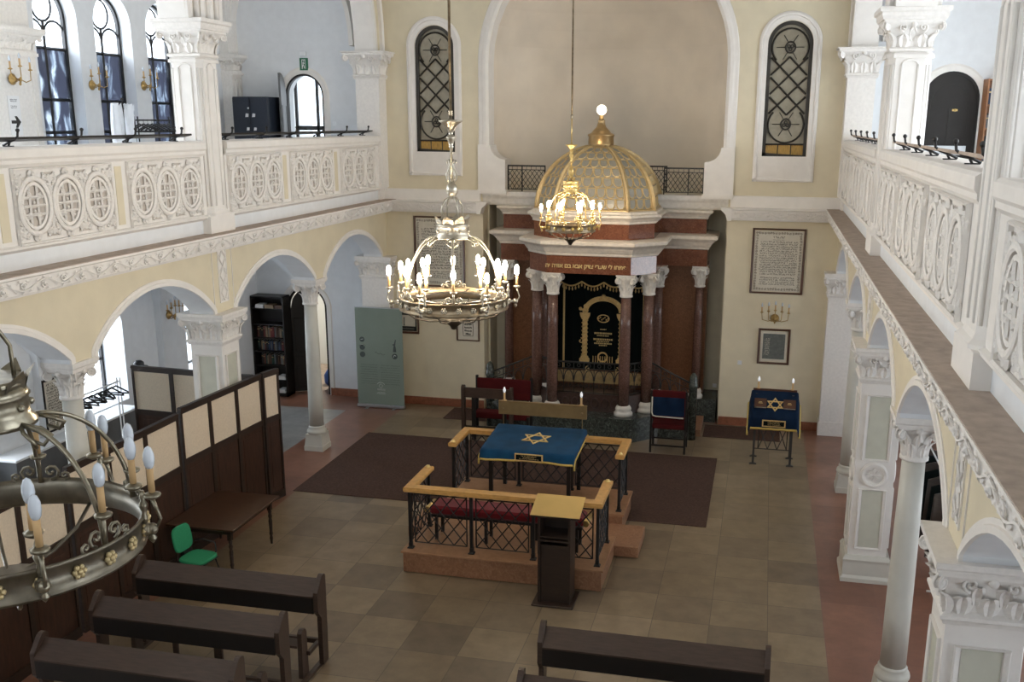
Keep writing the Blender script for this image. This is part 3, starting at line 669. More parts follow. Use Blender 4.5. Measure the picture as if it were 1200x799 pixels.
# ---- carved tracery panels of the parapets
def tracery_mesh():
    m = MB(); W, H = .88, .385
    def T(pts, r=.014, seg=4): m.tube([(-.022, u, v) for u, v in pts], r*1.25, seg, False)
    E_ = lambda cx, cz, rx, rz, n=26: [(cx+rx*math.cos(2*PI*i/n), cz+rz*math.sin(2*PI*i/n)) for i in range(n)]
    EC = lambda *a: E_(*a)+[E_(*a)[0]]
    for k in (-1, 0, 1):
        c = k*.585
        m.strip(E_(c, 0, .262, .318), 'x', 0.0, [(-.028, 0), (-.028, -.045), (-.012, -.055), (.012, -.055), (.028, -.045), (.028, 0)], True)
        m.strip(E_(c, 0, .205, .258), 'x', 0.0, [(-.014, 0), (-.014, -.035), (.022, -.035), (.022, 0)], True)
        T(EC(c, .348, .040, .045, 10), .020); T(EC(c, -.348, .040, .045, 10), .020)
        for q in (-.065, .065): T([(c+q, -.235), (c+q, .235)], .014)
        for q in (-.10, 0, .10): T([(c-.18, q), (c+.18, q)], .014)
        for a in range(4):
            an = PI/4+a*PI/2; T(spiral((c+.11*math.cos(an), .165*math.sin(an)), .045, 1.1, an, 1, 9), .014)
        m.ball((-.02, c, .04), .022, 6, 4); m.ball((-.02, c, -.06), .022, 6, 4)
    for k in (-1.5, -.5, .5, 1.5):
        c = k*.585; w = .1 if abs(k) == .5 else .07; c = max(-.80, min(.80, c))
        for sz in (-1, 1):
            for sx in (-1, 1): T(spiral((c+sx*w*.62, sz*.30), .055, 1.3, -sz*PI/2, sx*sz, 10), .016); T(spiral((c+sx*w*.5, sz*.17), .04, 1.2, sz*PI/2, sx*sz, 9), .014)
            T([(c, sz*.06), (c, sz*.35)], .018); T([(c-w, sz*.37), (c, sz*.24), (c+w, sz*.37)], .013)
            for j in range(3): m.ball((-.022, c+(j-1)*.05, sz*(.235+.03*(j % 2))), .022, 6, 4)
        T(EC(c, 0, .03, .045, 8), .016)
    fr = [(-W, -H-.03), (-W, H+.03), (W, H+.03), (W, -H-.03)]
    m.strip(fr, 'x', 0.0, [(0, 0), (0, -.035), (.02, -.045), (.03, -.02), (.03, 0)], True)
    return m
PANELS = [('first', [-5.94, -3.78, -1.57]), ('second', [-8.55, -10.68, -12.80]), ('third', [-15.9, -18.1, -20.2])]
tm = tracery_mesh()
proto = tm.build('carved_panel', 'carved_plaster'); me_tr = proto.data; bpy.data.objects.remove(proto)
gm = MB(); gm.box(-.002, .002, -.88, .88, -.41, .41); gm.m = 1  # ovals and wedges below put the shade of the pierced openings into colour
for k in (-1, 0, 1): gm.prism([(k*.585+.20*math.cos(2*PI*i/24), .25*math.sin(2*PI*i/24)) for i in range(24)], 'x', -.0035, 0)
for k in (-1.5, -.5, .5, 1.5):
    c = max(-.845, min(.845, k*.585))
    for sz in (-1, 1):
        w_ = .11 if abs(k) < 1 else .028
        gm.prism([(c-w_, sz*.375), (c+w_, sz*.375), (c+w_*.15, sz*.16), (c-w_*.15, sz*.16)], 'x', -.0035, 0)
g_ = gm.build('ground', ['carved_plaster', 'relief_shade']); me_gr = g_.data; bpy.data.objects.remove(g_)
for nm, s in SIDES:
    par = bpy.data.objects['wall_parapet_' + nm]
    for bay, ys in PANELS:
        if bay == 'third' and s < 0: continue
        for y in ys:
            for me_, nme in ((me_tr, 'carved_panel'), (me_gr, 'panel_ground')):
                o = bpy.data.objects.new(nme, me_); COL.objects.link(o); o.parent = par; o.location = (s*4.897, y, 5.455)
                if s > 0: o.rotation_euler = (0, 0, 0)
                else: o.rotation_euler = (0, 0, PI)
        m = MB()
        for a, b in zip(ys, ys[1:]): m.box(*sorted((s*4.893, s*4.90)), (a+b)/2-.07, (a+b)/2+.07, 5.08, 5.84)
        m.build('yellow_strip', 'yellow_plaster', par)
# ---- running scroll frieze: a vine with curling leaves, on the sloping cornice
def vine(m, F, n, L):
    """F(u, v, h): u along, v across (0..1), h off the surface"""
    P = L/n
    m.tube([F(P*i/8, .5+.28*math.sin(PI*i/8), .012) for i in range(8*n+1)], .010, 4, False)
    for k in range(n):
        u0 = P*(k+.5); sg = 1 if k % 2 == 0 else -1
        m.tube([F(u0+x, .5-sg*.10+y/.23, .018) for x, y in spiral((0, 0), .062, 1.5, sg*PI/2, -sg, 11)], .010, 4, False)
        m.ball(F(u0, .5-sg*.10, .02), .020, 6, 4)
        for j, (du, dv, a) in enumerate(((-.11, .30, .8), (.02, .36, 1.6), (.12, .28, 2.4), (-.06, -.34, -.9), (.09, -.33, -2.2))):
            x, y = u0+du, .5+sg*dv; ca, sa = math.cos(a), math.sin(a)*sg; l, w_ = .052, .018
            q = [F(x-ca*l, y-sa*l/.23, .004), F(x+sa*w_, y-ca*w_/.23, .02), F(x+ca*l, y+sa*l/.23, .004), F(x-sa*w_, y+ca*w_/.23, .02)]
            m.poly(q)
for nm, s in SIDES:
    m = MB()
    def F(u, v, h): return (s*(4.693-.018*v-h), -u, 4.52+.165*v)
    vine(m, F, 54, 18.0); m.build('vine_relief', 'carved_plaster', bpy.data.objects['trim_cornice_' + nm])
m = MB()
for s in (-1, 1):
    def F(u, v, h): return (s*(2.80+u), -.228-.018*v-h, 4.52+.165*v)
    vine(m, F, 7, 1.88)
m.build('vine_relief', 'carved_plaster', bpy.data.objects['trim_back_cornice'])
# carved lattice strips over the piers
for nm, s in SIDES:
    m = MB()
    for y in (-7.15, -14.2, -.18):
        if y == -.18: continue
        x = s*4.93; X_ = lambda h: x-s*h
        m.box(*sorted((x, X_(.012))), y-.30, y-.29, 3.55, 4.50); m.box(*sorted((x, X_(.012))), y+.29, y+.30, 3.55, 4.50)
        m.box(*sorted((x, X_(.014))), y-.13, y-.115, 3.62, 4.48); m.box(*sorted((x, X_(.014))), y+.115, y+.13, 3.62, 4.48)
        m.box(*sorted((x, X_(.006))), y-.115, y+.115, 3.62, 4.48)
        for k in range(3):
            z = 3.78+k*.27
            m.tube([(X_(.018), y+.09*math.sin(a), z+.125*math.cos(a)) for a in [0, PI/2, PI, 3*PI/2, 2*PI]], .013, 4, False)
        for k in range(4): m.tube([(X_(.016), y-.09, 3.66+k*.235), (X_(.016), y, 3.72+k*.235), (X_(.016), y+.09, 3.66+k*.235)], .010, 4, False)
    struct('trim_lattice_' + nm, m, 'white_plaster')
# ---- book rests with iron hooks on the parapets
def parapet_rail(s, y0, y1, label):
    t = thing('parapet_rail', label, 'rail', (s*5.03, (y0+y1)/2, 6.125), 0, 'rails with iron hooks along the parapet tops')
    o = (s*5.03, (y0+y1)/2, 6.125); m = MB(o)
    m.prism([(s*4.97, 6.21), (s*4.975, 6.235), (s*5.11, 6.205), (s*5.105, 6.18)], 'y', y0+.05, y1-.05)
    m.build('board', 'black_wood' if s < 0 else 'ledge_brown', t)
    n = 6
    for k in range(n):
        y = y0+.35+(y1-y0-.7)*k/(n-1); m = MB(o)
        m.tube([(s*5.16, y, 6.14), (s*5.08, y, 6.175), (s*5.0, y, 6.205), (s*4.955, y, 6.24), (s*4.945, y, 6.30)], .014, 6)
        m.box(s*5.09-.06, s*5.09+.06, y-.02, y+.02, 6.126, 6.137); m.tube([(s*5.09, y, 6.13), (s*5.06, y, 6.185)], .012, 6)
        m.ball((s*4.945, y, 6.31), .024, 8, 6); m.build('hook', 'iron', t)
    return t
parapet_rail(-1, -6.85, -.45, 'black rail with six hooks on the left parapet, below the dark cabinet')
parapet_rail(-1, -13.9, -7.6, 'black rail with hooks on the left parapet, below the tall windows')
parapet_rail(1, -6.85, -.45, 'short looking rail with hooks on the right parapet, nearest the back wall')
parapet_rail(1, -13.9, -7.6, 'brown rail with hooks on the right parapet, below the arched door')
parapet_rail(1, -20.9, -14.7, 'brown rail end on the parapet at the right edge')
# ================================================================== THE ARK
CY = -.35
def octp(hx, hy, c, z, cy=CY): return [(hx,cy-hy+c,z),(hx,cy+hy-c,z),(hx-c,cy+hy,z),(-hx+c,cy+hy,z),(-hx,cy+hy-c,z),(-hx,cy-hy+c,z),(-hx+c,cy-hy,z),(hx-c,cy-hy,z)]
ark = thing('torah_ark', 'domed ark of red and cream marble standing in the niche of the back wall', 'ark', (0, 0, 0))
m = MB()
m.prism([(-.95,-1.80),(.95,-1.80),(1.55,-1.22),(1.55,.97),(-1.55,.97),(-1.55,-1.22)], 'z', 0, .50)
m.box(1.55, 2.60, .10, .97, 0, .52); m.box(-2.60, -1.55, .10, .97, 0, .52)
for s in (-1, 1):   # sloping cheek walls of the two flights of steps
    a, b = (s*2.16, -1.24), (s*1.22, -1.08); m.loft([[(a[0], a[1]-.07, 0), (b[0], b[1]-.2, 0), (b[0], b[1], .85), (a[0], a[1]-.07, .55)], [(a[0], a[1]+.07, 0), (b[0], b[1]+.1, 0), (b[0], b[1]+.1, .85), (a[0], a[1]+.07, .55)]])
m.build('plinth', 'green_marble', ark)
for s in (-1, 1):
    m = MB()
    for k, (x0, x1) in enumerate(((1.55, 1.75), (1.75, 1.95), (1.95, 2.15), (2.15, 2.35))): m.box(*sorted((s*x0, s*x1)), -1.0, .10, 0, .50-.12*k)
    m.build('steps', 'pink_stone', ark)
m = MB()
m.loft([[(x, y, z) for x, y in ((-.85,-1.36),(.85,-1.36),(1.22,-1.0),(1.22,.4),(-1.22,.4),(-1.22,-1.0))] for z in (.5, .56)])
for p, q in (((-.85,-1.36),(.85,-1.36)),((.85,-1.36),(1.22,-1.0)),((-1.22,-1.0),(-.85,-1.36))): m.loft([[(p[0], p[1], z), (q[0], q[1], z), (q[0]*.95, q[1]+.07, z), (p[0]*.95, p[1]+.07, z)] for z in (.56, .88)])
for k in range(-3, 4): m.tube([(k*.21-.07+.07*math.cos(a), -1.375, .69+.11*math.sin(a)) for a in [i*PI/5 for i in range(11)]], .014, 4)
m.build('bulkhead', 'bulkhead_marble', ark)
# columns
def ark_column(x, y, r=.118, zb=.50, ped=None):
    c = MB(); c.lathe([(r*.98, zb+.2), (r, zb+.8), (r*.95, 2.4), (r*.86, 3.0)], (x, y, 0), 20); o = c.build('column', 'column_marble', ark)
    b = MB(); b.lathe([(r*1.65, zb), (r*1.68, zb+.05), (r*1.5, zb+.08), (r*1.3, zb+.10), (r*1.45, zb+.14), (r*1.35, zb+.17), (r*1.2, zb+.2), (r*1.02, zb+.215)], (x, y, 0), 20); b.build('column_base', 'stone_white', o)
    c = MB(); capital_round(c, (x, y), r*.88, 3.02, 3.46, r*1.65); c.build('column_capital', 'stone_white', o)
for s in (-1, 1): ark_column(s*.76, -1.46); ark_column(s*1.18, -1.07); ark_column(s*1.27, .02, .10); ark_column(s*2.13, .24, .10, .52)
for s in (-1, 1): m = MB(); m.box(*sorted((s*1.15, s*2.28)), .48, 0.97, .52, 3.47); m.build('wing_wall', 'brown_marble', ark)
m = MB(); m.box(-1.15, 1.15, .62, 0.97, .5, 3.47); m.box(-1.3, -1.07, .1, .62, .5, 3.47); m.box(1.07, 1.3, .1, .62, .5, 3.47); m.build('inner_wall', 'brown_marble', ark)
m = MB(); m.m = 0
def band(hx, hy, c, z0, z1): m.loft([octp(hx, hy, c, z0), octp(hx, hy, c, z1)])
band(1.32, 1.28, .46, 3.46, 3.83); band(1.25, 1.21, .46, 4.12, 4.48)
for s in (-1, 1):
    m.box(*sorted((s*1.0, s*2.27)), .07, 0.97, 3.46, 3.85); m.box(*sorted((s*1.0, s*2.22)), .12, 0.97, 4.10, 4.47)
m.build('entablature', 'red_granite', ark)
m = MB()
def cornice(hx, hy, c, prof):
    m.loft([octp(hx+o, hy+o, c+o*.58, z) for o, z in prof])
P1 = [(0, 3.82), (.03, 3.83), (.04, 3.88), (.06, 3.90), (.12, 3.99), (.19, 4.04), (.21, 4.06), (.21, 4.12), (.16, 4.14), (-.07, 4.155)]
cornice(1.32, 1.28, .46, P1)
P2 = [(0, 4.46), (.03, 4.47), (.03, 4.51), (.07, 4.56), (.13, 4.60), (.13, 4.645), (.05, 4.66), (.03, 4.70), (-.10, 4.72)]
cornice(1.25, 1.21, .46, P2)
for s in (-1, 1):
    for x1, y0, P in ((2.27, .07, P1), (2.22, .12, P2)):
        m.loft([[(s*1.0, y0-o, z), (s*(x1+o), y0-o, z), (s*(x1+o), 0.97, z), (s*1.0, 0.97, z)] for o, z in P])
m.build('cornice', 'stone_cream', ark)
text('inscription', 'פתחו לי שערי צדק אבא בם אודה יה'[::-1], .114, 'gold_letters', ark, (-.06, CY-1.285, 3.61), (PI/2, 0, 0), .004, bold=.003)
# dome
dome = MB(); Z0, HH = 4.70, 1.28; nz = 12
def dk(z): return math.sqrt(max(0.0, 1-((z-Z0)/HH)**2))
zs_ = [Z0+HH*math.sin(PI/2*.93*i/nz) for i in range(nz+1)]
DX, DY, DC = 1.20, 1.12, .46
dome.loft([octp(DX*dk(z), DY*dk(z), DC*dk(z), z) for z in zs_], True, True)
dm = dome.build('dome', 'dome_pane', ark)
def corner(k, z, off=0):
    p = octp(DX*dk(z)+off, DY*dk(z)+off, DC*dk(z)+off*.58, z); return Vector(p[k])
m = MB()
for k in range(8):
    for off, r in ((.012, .042), (.045, .020)): m.tube([corner(k, z, off) for z in zs_], [r*(.6+.4*dk(z)) for z in zs_], 6)
    for d in (-.055, .055):
        kk = (k+1) % 8 if d > 0 else (k-1) % 8
        m.tube([corner(k, z, .008)+(corner(kk, z, .008)-corner(k, z, .008)).normalized()*abs(d) for z in zs_], .012, 5)
m.loft([octp(DX+.05, DY+.05, DC+.03, 4.69), octp(DX+.05, DY+.05, DC+.03, 4.73), octp(DX+.01, DY+.01, DC, 4.75)]); m.build('dome_ribs', 'dome_gold', dm)
m = MB(); rows = 8
for k in range(8):
    k2 = (k+1) % 8
    wide = (corner(k, Z0)-corner(k2, Z0)).length
    for r_ in range(rows):
        za, zb = Z0+.03+HH*math.sin(PI/2*.88*r_/rows), Z0+.03+HH*math.sin(PI/2*.88*(r_+1)/rows)
        A0, A1, B0, B1 = corner(k, za, .006), corner(k2, za, .006), corner(k, zb, .006), corner(k2, zb, .006)
        n = max(1, round((A0-A1).length/.215)) 
        def Q(u, v): return (A0*(1-u)+A1*u)*(1-v)+(B0*(1-u)+B1*u)*v
        e = .035/max(.1, (B0-B1).length)
        m.tube([Q(e, .98), Q(1-e, .98)], .010, 4, False)
        for j in range(n):
            u0, u1 = e+(1-2*e)*j/n, e+(1-2*e)*(j+1)/n; um = (u0+u1)/2; hw = (u1-u0)/2
            m.tube([Q(um+hw*.86*math.cos(a)*-1, .50-.42*math.sin(a) if 0 < a < PI else .97) for a in (0, .001, PI*.2, PI*.4, PI*.6, PI*.8, PI-.001, PI)], .013, 4, False)
m.build('scale_lattice', 'dome_gold', dm)
m = MB(); m.lathe([(.34, 5.86), (.30, 5.90), (.30, 5.95), (.26, 5.97), (.27, 6.0), (.26, 6.14), (.28, 6.16), (.28, 6.19), (.21, 6.22), (.17, 6.27), (.10, 6.34), (.075, 6.42), (.07, 6.45), (.085, 6.47), (.05, 6.49), (.045, 6.57)], (0, CY, 0), 24); m.build('finial', 'bell_bronze', ark)
m = MB(); m.ball((0, CY, 6.68), .105, 20, 12); m.build('finial_globe', 'globe_on', ark)
# front railing of the ark and stair railings with stone newels
m = MB(); path = [(-1.12, -1.0), (-.76, -1.34), (.76, -1.34), (1.12, -1.0)]
def railseg(a, b, z0a, z1a, z0b, z1b, n):
    def R(u, v): return (a[0]+(b[0]-a[0])*u, a[1]+(b[1]-a[1])*u, (z0a+(z1a-z0a)*v)*(1-u)+(z0b+(z1b-z0b)*v)*u)
    m.tube([R(0, 1), R(1, 1)], .020, 6); m.tube([R(0, .80), R(1, .80)], .010, 5); m.tube([R(0, .03), R(1, .03)], .012, 5)
    L = math.hypot(b[0]-a[0], b[1]-a[1]); H = z1a-z0a
    for k in range(n+1): m.tube([R(k/n, 0), R(k/n, 1)], .009, 5)
    for k in range(n):
        u = (k+.5)/n
        m.tube([R(u+.035/L*math.cos(t), .90+.035/H*math.sin(t)) for t in [i*PI/4 for i in range(9)]], .008, 4)
        w_ = .45/n
        m.tube([R(u+w_*math.cos(t), .42+.33*math.sin(t)) for t in [i*PI/8 for i in range(9)]], .010, 4)
        for sg in (-1, 1): m.tube([R(u+sg*(w_*.55)+x/L, .25+y/H) for x, y in spiral((0, 0), w_*L*.42, 1.5, PI/2, sg, 12)], .008, 4)
railseg(path[0], path[1], .88, 1.55, .88, 1.55, 2); railseg(path[1], path[2], .88, 1.55, .88, 1.55, 7); railseg(path[2], path[3], .88, 1.55, .88, 1.55, 2)
m.build('front_railing', 'grey_iron', ark)
for s in (-1, 1):
    m = MB(); railseg((s*1.28, -1.04), (s*2.10, -1.24), .80, 1.55, .52, 1.22, 4); m.build('stair_railing', 'grey_iron', ark)
    m = MB(); m.lathe([(.085, 0), (.085, 1.12), (.10, 1.14), (.10, 1.18), (.085, 1.20), (.085, 1.30), (.07, 1.37), (.035, 1.42), (.001, 1.44)], (s*2.18, -1.24, 0), 14); m.build('newel_post', 'green_marble', ark)
# curtain of the ark
cur = thing('ark_curtain', 'black velvet curtain with gold embroidered arch hanging in the ark', 'curtain', (0, .48, .92))
O = (0, .48, .92)
m = MB(O); n = 60
def cy_(x): return .50+.012*math.sin(x*21)+.008*math.sin(x*47)
m.loft([[(-1.06+2.12*i/n, cy_(-1.06+2.12*i/n), z) for i in range(n+1)] for z in (.95, 2.0, 3.3)], False, False, True); m.build('cloth', 'black_velvet', cur)
m = MB(O)
m.loft([[(-1.0+2.0*i/40, .455, 3.3) for i in range(41)], [(-1.0+2.0*i/40, .455, 2.98-.10*abs(math.sin(PI*(i/40*4.0)))) for i in range(41)]], False, False); m.build('valance', 'black_velvet', cur)
m = MB(O)
m.tube([(-1.0+2.0*i/48, .445, 2.975-.10*abs(math.sin(PI*(i/48*4.0)))) for i in range(49)], .02, 5)
for i in range(29):
    x = -1.0+2.0*i/28; z = 2.955-.10*abs(math.sin(PI*(i/28*4.0))); m.lathe([(.004, 0), (.016, -.03), (.02, -.06), (.01, -.09)], (x, .445, z), 6)
for x in (-.905, .905): m.box(x-.022, x+.022, .466, .474, .97, 2.95)
m.build('gold_trim', 'gold_thread', cur)
m = MB(O); Y_ = .472
for s in (-1, 1):
    X = s*.42
    m.sq([(.11, .012, 1.12), (.12, .014, 1.20), (.085, .012, 1.24), (.08, .012, 1.27)], (X, Y_)); m.box(X-.055, X+.055, Y_-.01, Y_+.01, 1.27, 2.12)
    for k in range(9): m.tube([(X-.07, Y_-.014, 1.30+k*.092), (X+.07, Y_-.014, 1.37+k*.092)], .017, 5)
    m.sq([(.07, .012, 2.12), (.11, .014, 2.20), (.12, .014, 2.27)], (X, Y_))
    for sg in (-1, 1): m.tube([(X+sg*.09+u, Y_-.01, (1.62 if sg*s > 0 else 0.97)+v) for u, v in spiral((0, 0), .07, 1.1, PI/2, sg, 10)], .012, 4)
    for t in ((X, 2.33, .07), (X-s*.02, 2.42, .06), (X+s*.10, 2.36, .04)):
        m.tube([(t[0]+u, Y_-.012, t[1]+v) for u, v in spiral((0, 0), t[2], 1.6, 0, s, 12)], .016, 4)
m.strip([(u, v) for u, v in arc(0, 2.30, .40, .30, 0.0, PI, 20)][::-1], 'y', Y_, [(-.05, 0), (-.05, -.02), (0, -.03), (.06, -.02), (.06, 0)])
for k in range(11):
    a = PI*(k+.5)/11; m.tube([(.41*math.cos(a)+u, Y_-.03, 2.30+.31*math.sin(a)+v) for u, v in spiral((0, 0), .035, 1.3, a, 1, 8)], .010, 4)
m.ball((0, Y_-.02, 2.66), .05, 8, 6)
m.tube([(.13*math.cos(a), Y_-.012, 2.15+.085*math.sin(a)) for a in [i*PI/10 for i in range(21)]], .014, 5)
for k in range(7): m.ball((-.10+k*.034, Y_-.012, 2.15+.03*math.sin(k*2.1)), .018, 6, 4)
for k in range(-4, 5): m.box(k*.055-.008, k*.055+.008, Y_-.01, Y_, 1.13, 1.28)
m.tube([(.105*math.cos(a), Y_-.012, 1.26+.105*math.sin(a)) for a in [i*PI/10 for i in range(21)]], .020, 5)
m.box(-.34, .34, Y_-.012, Y_, 1.10, 1.13)
m.build('embroidery', 'gold_thread', cur)
m = MB(O)
for z, hw, hh in ((1.90, .07, .012), (1.81, .20, .02), (1.755, .14, .012), (1.67, .22, .020), (1.62, .15, .012), (1.575, .20, .016), (1.53, .09, .012)):
    x = -hw
    while x < hw-.01: wv = random.uniform(.02, .05); m.box(x, min(hw, x+wv), Y_-.002, Y_+.003, z-hh, z+hh); x += wv+.012
m.build('embroidered_text', 'gold_letters', cur)
m = MB(); m.box(-1.05, 1.05, .40, .44, .66, .93)
for k in range(-4, 5): m.tube([(k*.22+u, .395, .80+v) for u, v in spiral((0, 0), .085, 1.6, 0, 1, 14)], .014, 4)
m.build('carved_sill', 'dome_gold', ark)
# balcony railing behind the dome
for s, lab in ((-1, 'black lattice railing to the left of the gilded dome'), (1, 'black lattice railing to the right of the gilded dome')):
    t = thing('balcony_railing', lab, 'railing', (s*1.3, .12, 4.96), 0, 'lattice railings either side of the dome')
    z0, z1 = 5.0, 5.50
    for xa_, xb_, Y in ((s*1.28, s*2.12, .12), (s*.30, s*1.28, .86)):
     x0, x1 = sorted((xa_, xb_)); m = MB((s*1.3, .12, 4.96))
     m.box(x0, x1, Y-.018, Y+.018, z1-.01, z1+.022); m.box(x0, x1, Y-.008, Y+.008, z1-.085, z1-.07); m.box(x0, x1, Y-.01, Y+.01, z0, z0+.016)
     for x in (x0+.01, (x0+x1)/2+s*.1, x1-.01): m.box(x-.012, x+.012, Y-.012, Y+.012, 4.955, z1)
     k = int((x1-x0)/.105)
     for i in range(k+1):
         x = x0+(x1-x0)*i/k; m.box(x-.004, x+.004, Y-.004, Y+.004, z1-.07, z1-.01)
     h = z1-.085-z0; st = h/3*.72
     for sg in (-1, 1):
         i = -4
         while x0+i*st < x1+1:
             xa, za, xb, zb = x0+i*st, z0, x0+i*st+sg*h*.72, z1-.085
             lo, hi = (xa, xb) if xa < xb else (xb, xa)
             if hi > x0 and lo < x1:
                 def at(x): return za+(zb-za)*(x-xa)/(xb-xa)
                 p, q = max(lo, x0), min(hi, x1); m.tube([(p, Y, at(p)), (q, Y, at(q))], .006, 4, False)
             i += 1
     m.build('lattice', 'iron', t)
# ================================================================== CHANDELIERS
def chandelier(x, y, label, R=.61, zr=4.44, lit=True, pairs=8, inner=8, met=('silver_bronze', 'old_bronze'), sc=1.0, zt=5.18, ch=.25, heavy=False, ph=0.305, ob=.085):
    t = thing('chandelier', label, 'chandelier', (x, y, zr), 0, 'crown chandeliers hung along the nave')
    B = 'bulb_on' if lit else 'bulb_off'; a_, b_ = met
    m = MB(); m.cyl((0, 0, 6.5-zr), (0, 0, 12.6-zr), .016, None, 8)
    m.tube([(0, 0, 6.5-zr+i*.012) for i in range(6)], [.03, .018, .028, .018, .028, .018], 8); m.build('rod', b_, t)
    D = 6.44-zr+ (0 if sc == 1 else -.40)
    m = MB(); m.lathe([(.012, D+.06), (.02, D+.02), (.135*sc, D+.01), (.135*sc, D), (.09*sc, D-.025), (.045*sc, D-.07), (.03, D-.11), (.022, D-.14), (.05*sc, D-.16), (.055*sc, D-.175), (.04*sc, D-.20), (.02, D-.26), (.03, D-.27), (.014, D-.29), (.012, D-.62)], (0, 0, 0), 20)
    if heavy:
        m = MB(); m.lathe([(q_*1.0, z_-zr) for q_, z_ in ((.012, 6.5), (.02, 6.1), (.03, 6.06), (.02, 6.03), (.13, 6.02), (.13, 6.0), (.09, 5.97), (.05, 5.91), (.028, 5.86), (.026, 5.80), (.036, 5.78), (.036, 5.75), (.028, 5.73), (.03, 5.66), (.055, 5.60), (.072, 5.56), (.07, 5.53), (.05, 5.51), (.05, 5.485), (.06, 5.47), (.06, 5.455), (.045, 5.44), (.065, 5.42), (.078, 5.39), (.06, 5.355), (.035, 5.335), (.035, 5.30))], (0, 0, 0), 24)
    if sc < 1: m.cyl((0, 0, D), (0, 0, 6.5-zr), .012, None, 6)
    kz = zt+ch+.26-zr if sc == 1 else zt+ch+.14-zr
    if not heavy: m.lathe([(.02, kz+.10), (.055*sc, kz+.055), (.07*sc, kz), (.055*sc, kz-.04), (.025, kz-.08), (.035, kz-.09)], (0, 0, 0), 16)
    for k in range(4):
        a = PI/4+k*PI/2; c_, s_ = math.cos(a), math.sin(a)
        if sc == 1 and not heavy:
            m.tube([(c_*r, s_*r, kz+.08+z) for r, z in ((.02, 0), (.06, .05), (.065, .10), (.03, .17), (.012, .22), (.03, .26), (.055, .25), (.05, .22))], .009, 5)
        m.tube([(c_*r*sc, s_*r*sc, z) for r, z in ((.02, kz-.06), (.09, kz-.10), (.125, kz-.17), (.13, zt+.08-zr))], .010, 5)
    m.build('stem', a_, t)
    z = zt-zr; m = MB(); r = .172*sc
    m.lathe([(r*1.2, z-.02), (r*1.22, z+.0), (r*1.05, z+.03), (r*1.04, z+.11), (r*1.10, z+.12), (r*1.02, z+.14), (r*1.0, z+.16)], (0, 0, 0), 24)
    for k in range(8):
        a = k*PI/4; pts = []
        for q, (da, rr, zz) in enumerate(((-.36, 1.02, .15), (-.30, 1.10, .20), (0, 1.28, ch), (.30, 1.10, .20), (.36, 1.02, .15))): pts.append((rr*r*math.cos(a+da), rr*r*math.sin(a+da), z+zz))
        m.poly(pts); m.ball((1.06*r*math.cos(a), 1.06*r*math.sin(a), z+.07), .018, 8, 5)
    m.lathe([(r*1.0, z+.16), (r*1.04, z+.18), (r*1.0, z+.2)], (0, 0, 0), 20)
    m.build('crown', a_, t)
    # dome of eight bowed straps with collar leaves
    m = MB()
    for k in range(6):
        a = ph+PI/6+k*PI/3; c_, s_ = math.cos(a), math.sin(a); pts = []
        for i in range(13):
            q = i/12*PI/2; rr = r*1.15+(R-.02-r*1.15)*math.sin(q); pts.append((c_*rr, s_*rr, .06+(z-.06)*math.cos(q)))
        m.tube(pts, .012, 6)
        m.tube([(c_*rr-s_*d, s_*rr+c_*d, zz) for rr, d, zz in ((r*1.1, -.0, z), (r*1.5, .05, z-.02), (r*1.8, .055, z-.05), (r*1.7, .02, z-.09), (r*1.45, .0, z-.07))], .010, 5)
        m.tube([(c_*rr-s_*d, s_*rr+c_*d, zz) for rr, d, zz in ((r*1.1, -.0, z), (r*1.5, -.05, z-.02), (r*1.8, -.055, z-.05), (r*1.7, -.02, z-.09), (r*1.45, .0, z-.07))], .010, 5)
    m.build('straps', a_, t)
    m = MB()
    n = 48; rings = []
    for rr, zz in ((R, -.065), (R+.012, -.075), (R+.018, -.06), (R+.004, -.05), (R+.004, .05), (R+.018, .06), (R+.012, .075), (R, .065), (R-.012, .05), (R-.012, -.05)):
        rings.append([(rr*math.cos(2*PI*i/n), rr*math.sin(2*PI*i/n), zz) for i in range(n)])
    rings.append(rings[0]); m.loft(rings, True, False, True); ring = m.build('ring', b_, t)
    nr = int(round(2*PI*R/.16))
    for k in range(nr):
        m = MB(); a = 2*PI*(k+.5)/nr; c_, s_ = math.cos(a), math.sin(a); q = R+.012
        for j in range(6):
            b2 = j*PI/3; m.ball((c_*q-s_*.022*math.cos(b2), s_*q+c_*.022*math.cos(b2), .022*math.sin(b2)), .014, 6, 4)
        m.ball((c_*(q+.008), s_*(q+.008), 0), .014, 6, 4); m.build('rosette', a_ if lit else 'candle_brass', ring)
    m = MB()
    for k in range(8):
        a = k*PI/4; c_, s_ = math.cos(a), math.sin(a)
        m.tube([(c_*rr, s_*rr, zz) for rr, zz in ((R, -.06), (R*.8, -.15), (R*.5, -.20), (R*.22, -.21), (.03, -.22))], .010, 5)
    m.lathe([(.001, -.33), (.03, -.32), (.05, -.28), (.14*sc, -.22), (.16*sc, -.205), (.02, -.20)], (0, 0, 0), 16)
    if not heavy: m.loft([[(rr*R*math.cos(2*PI*i/36), rr*R*math.sin(2*PI*i/36), zz) for i in range(36)] for rr, zz in ((.68, .03), (.68, .05), (.60, .05), (.60, .03), (.68, .03))], True, False)
    for k in range(4 if not heavy else 0): m.tube([(R*.97*math.cos(k*PI/2), R*.97*math.sin(k*PI/2), .05), (R*.70*math.cos(k*PI/2), R*.70*math.sin(k*PI/2), .045)], .008, 5)
    m.build('basket', 'dark_bronze' if lit else b_, t)
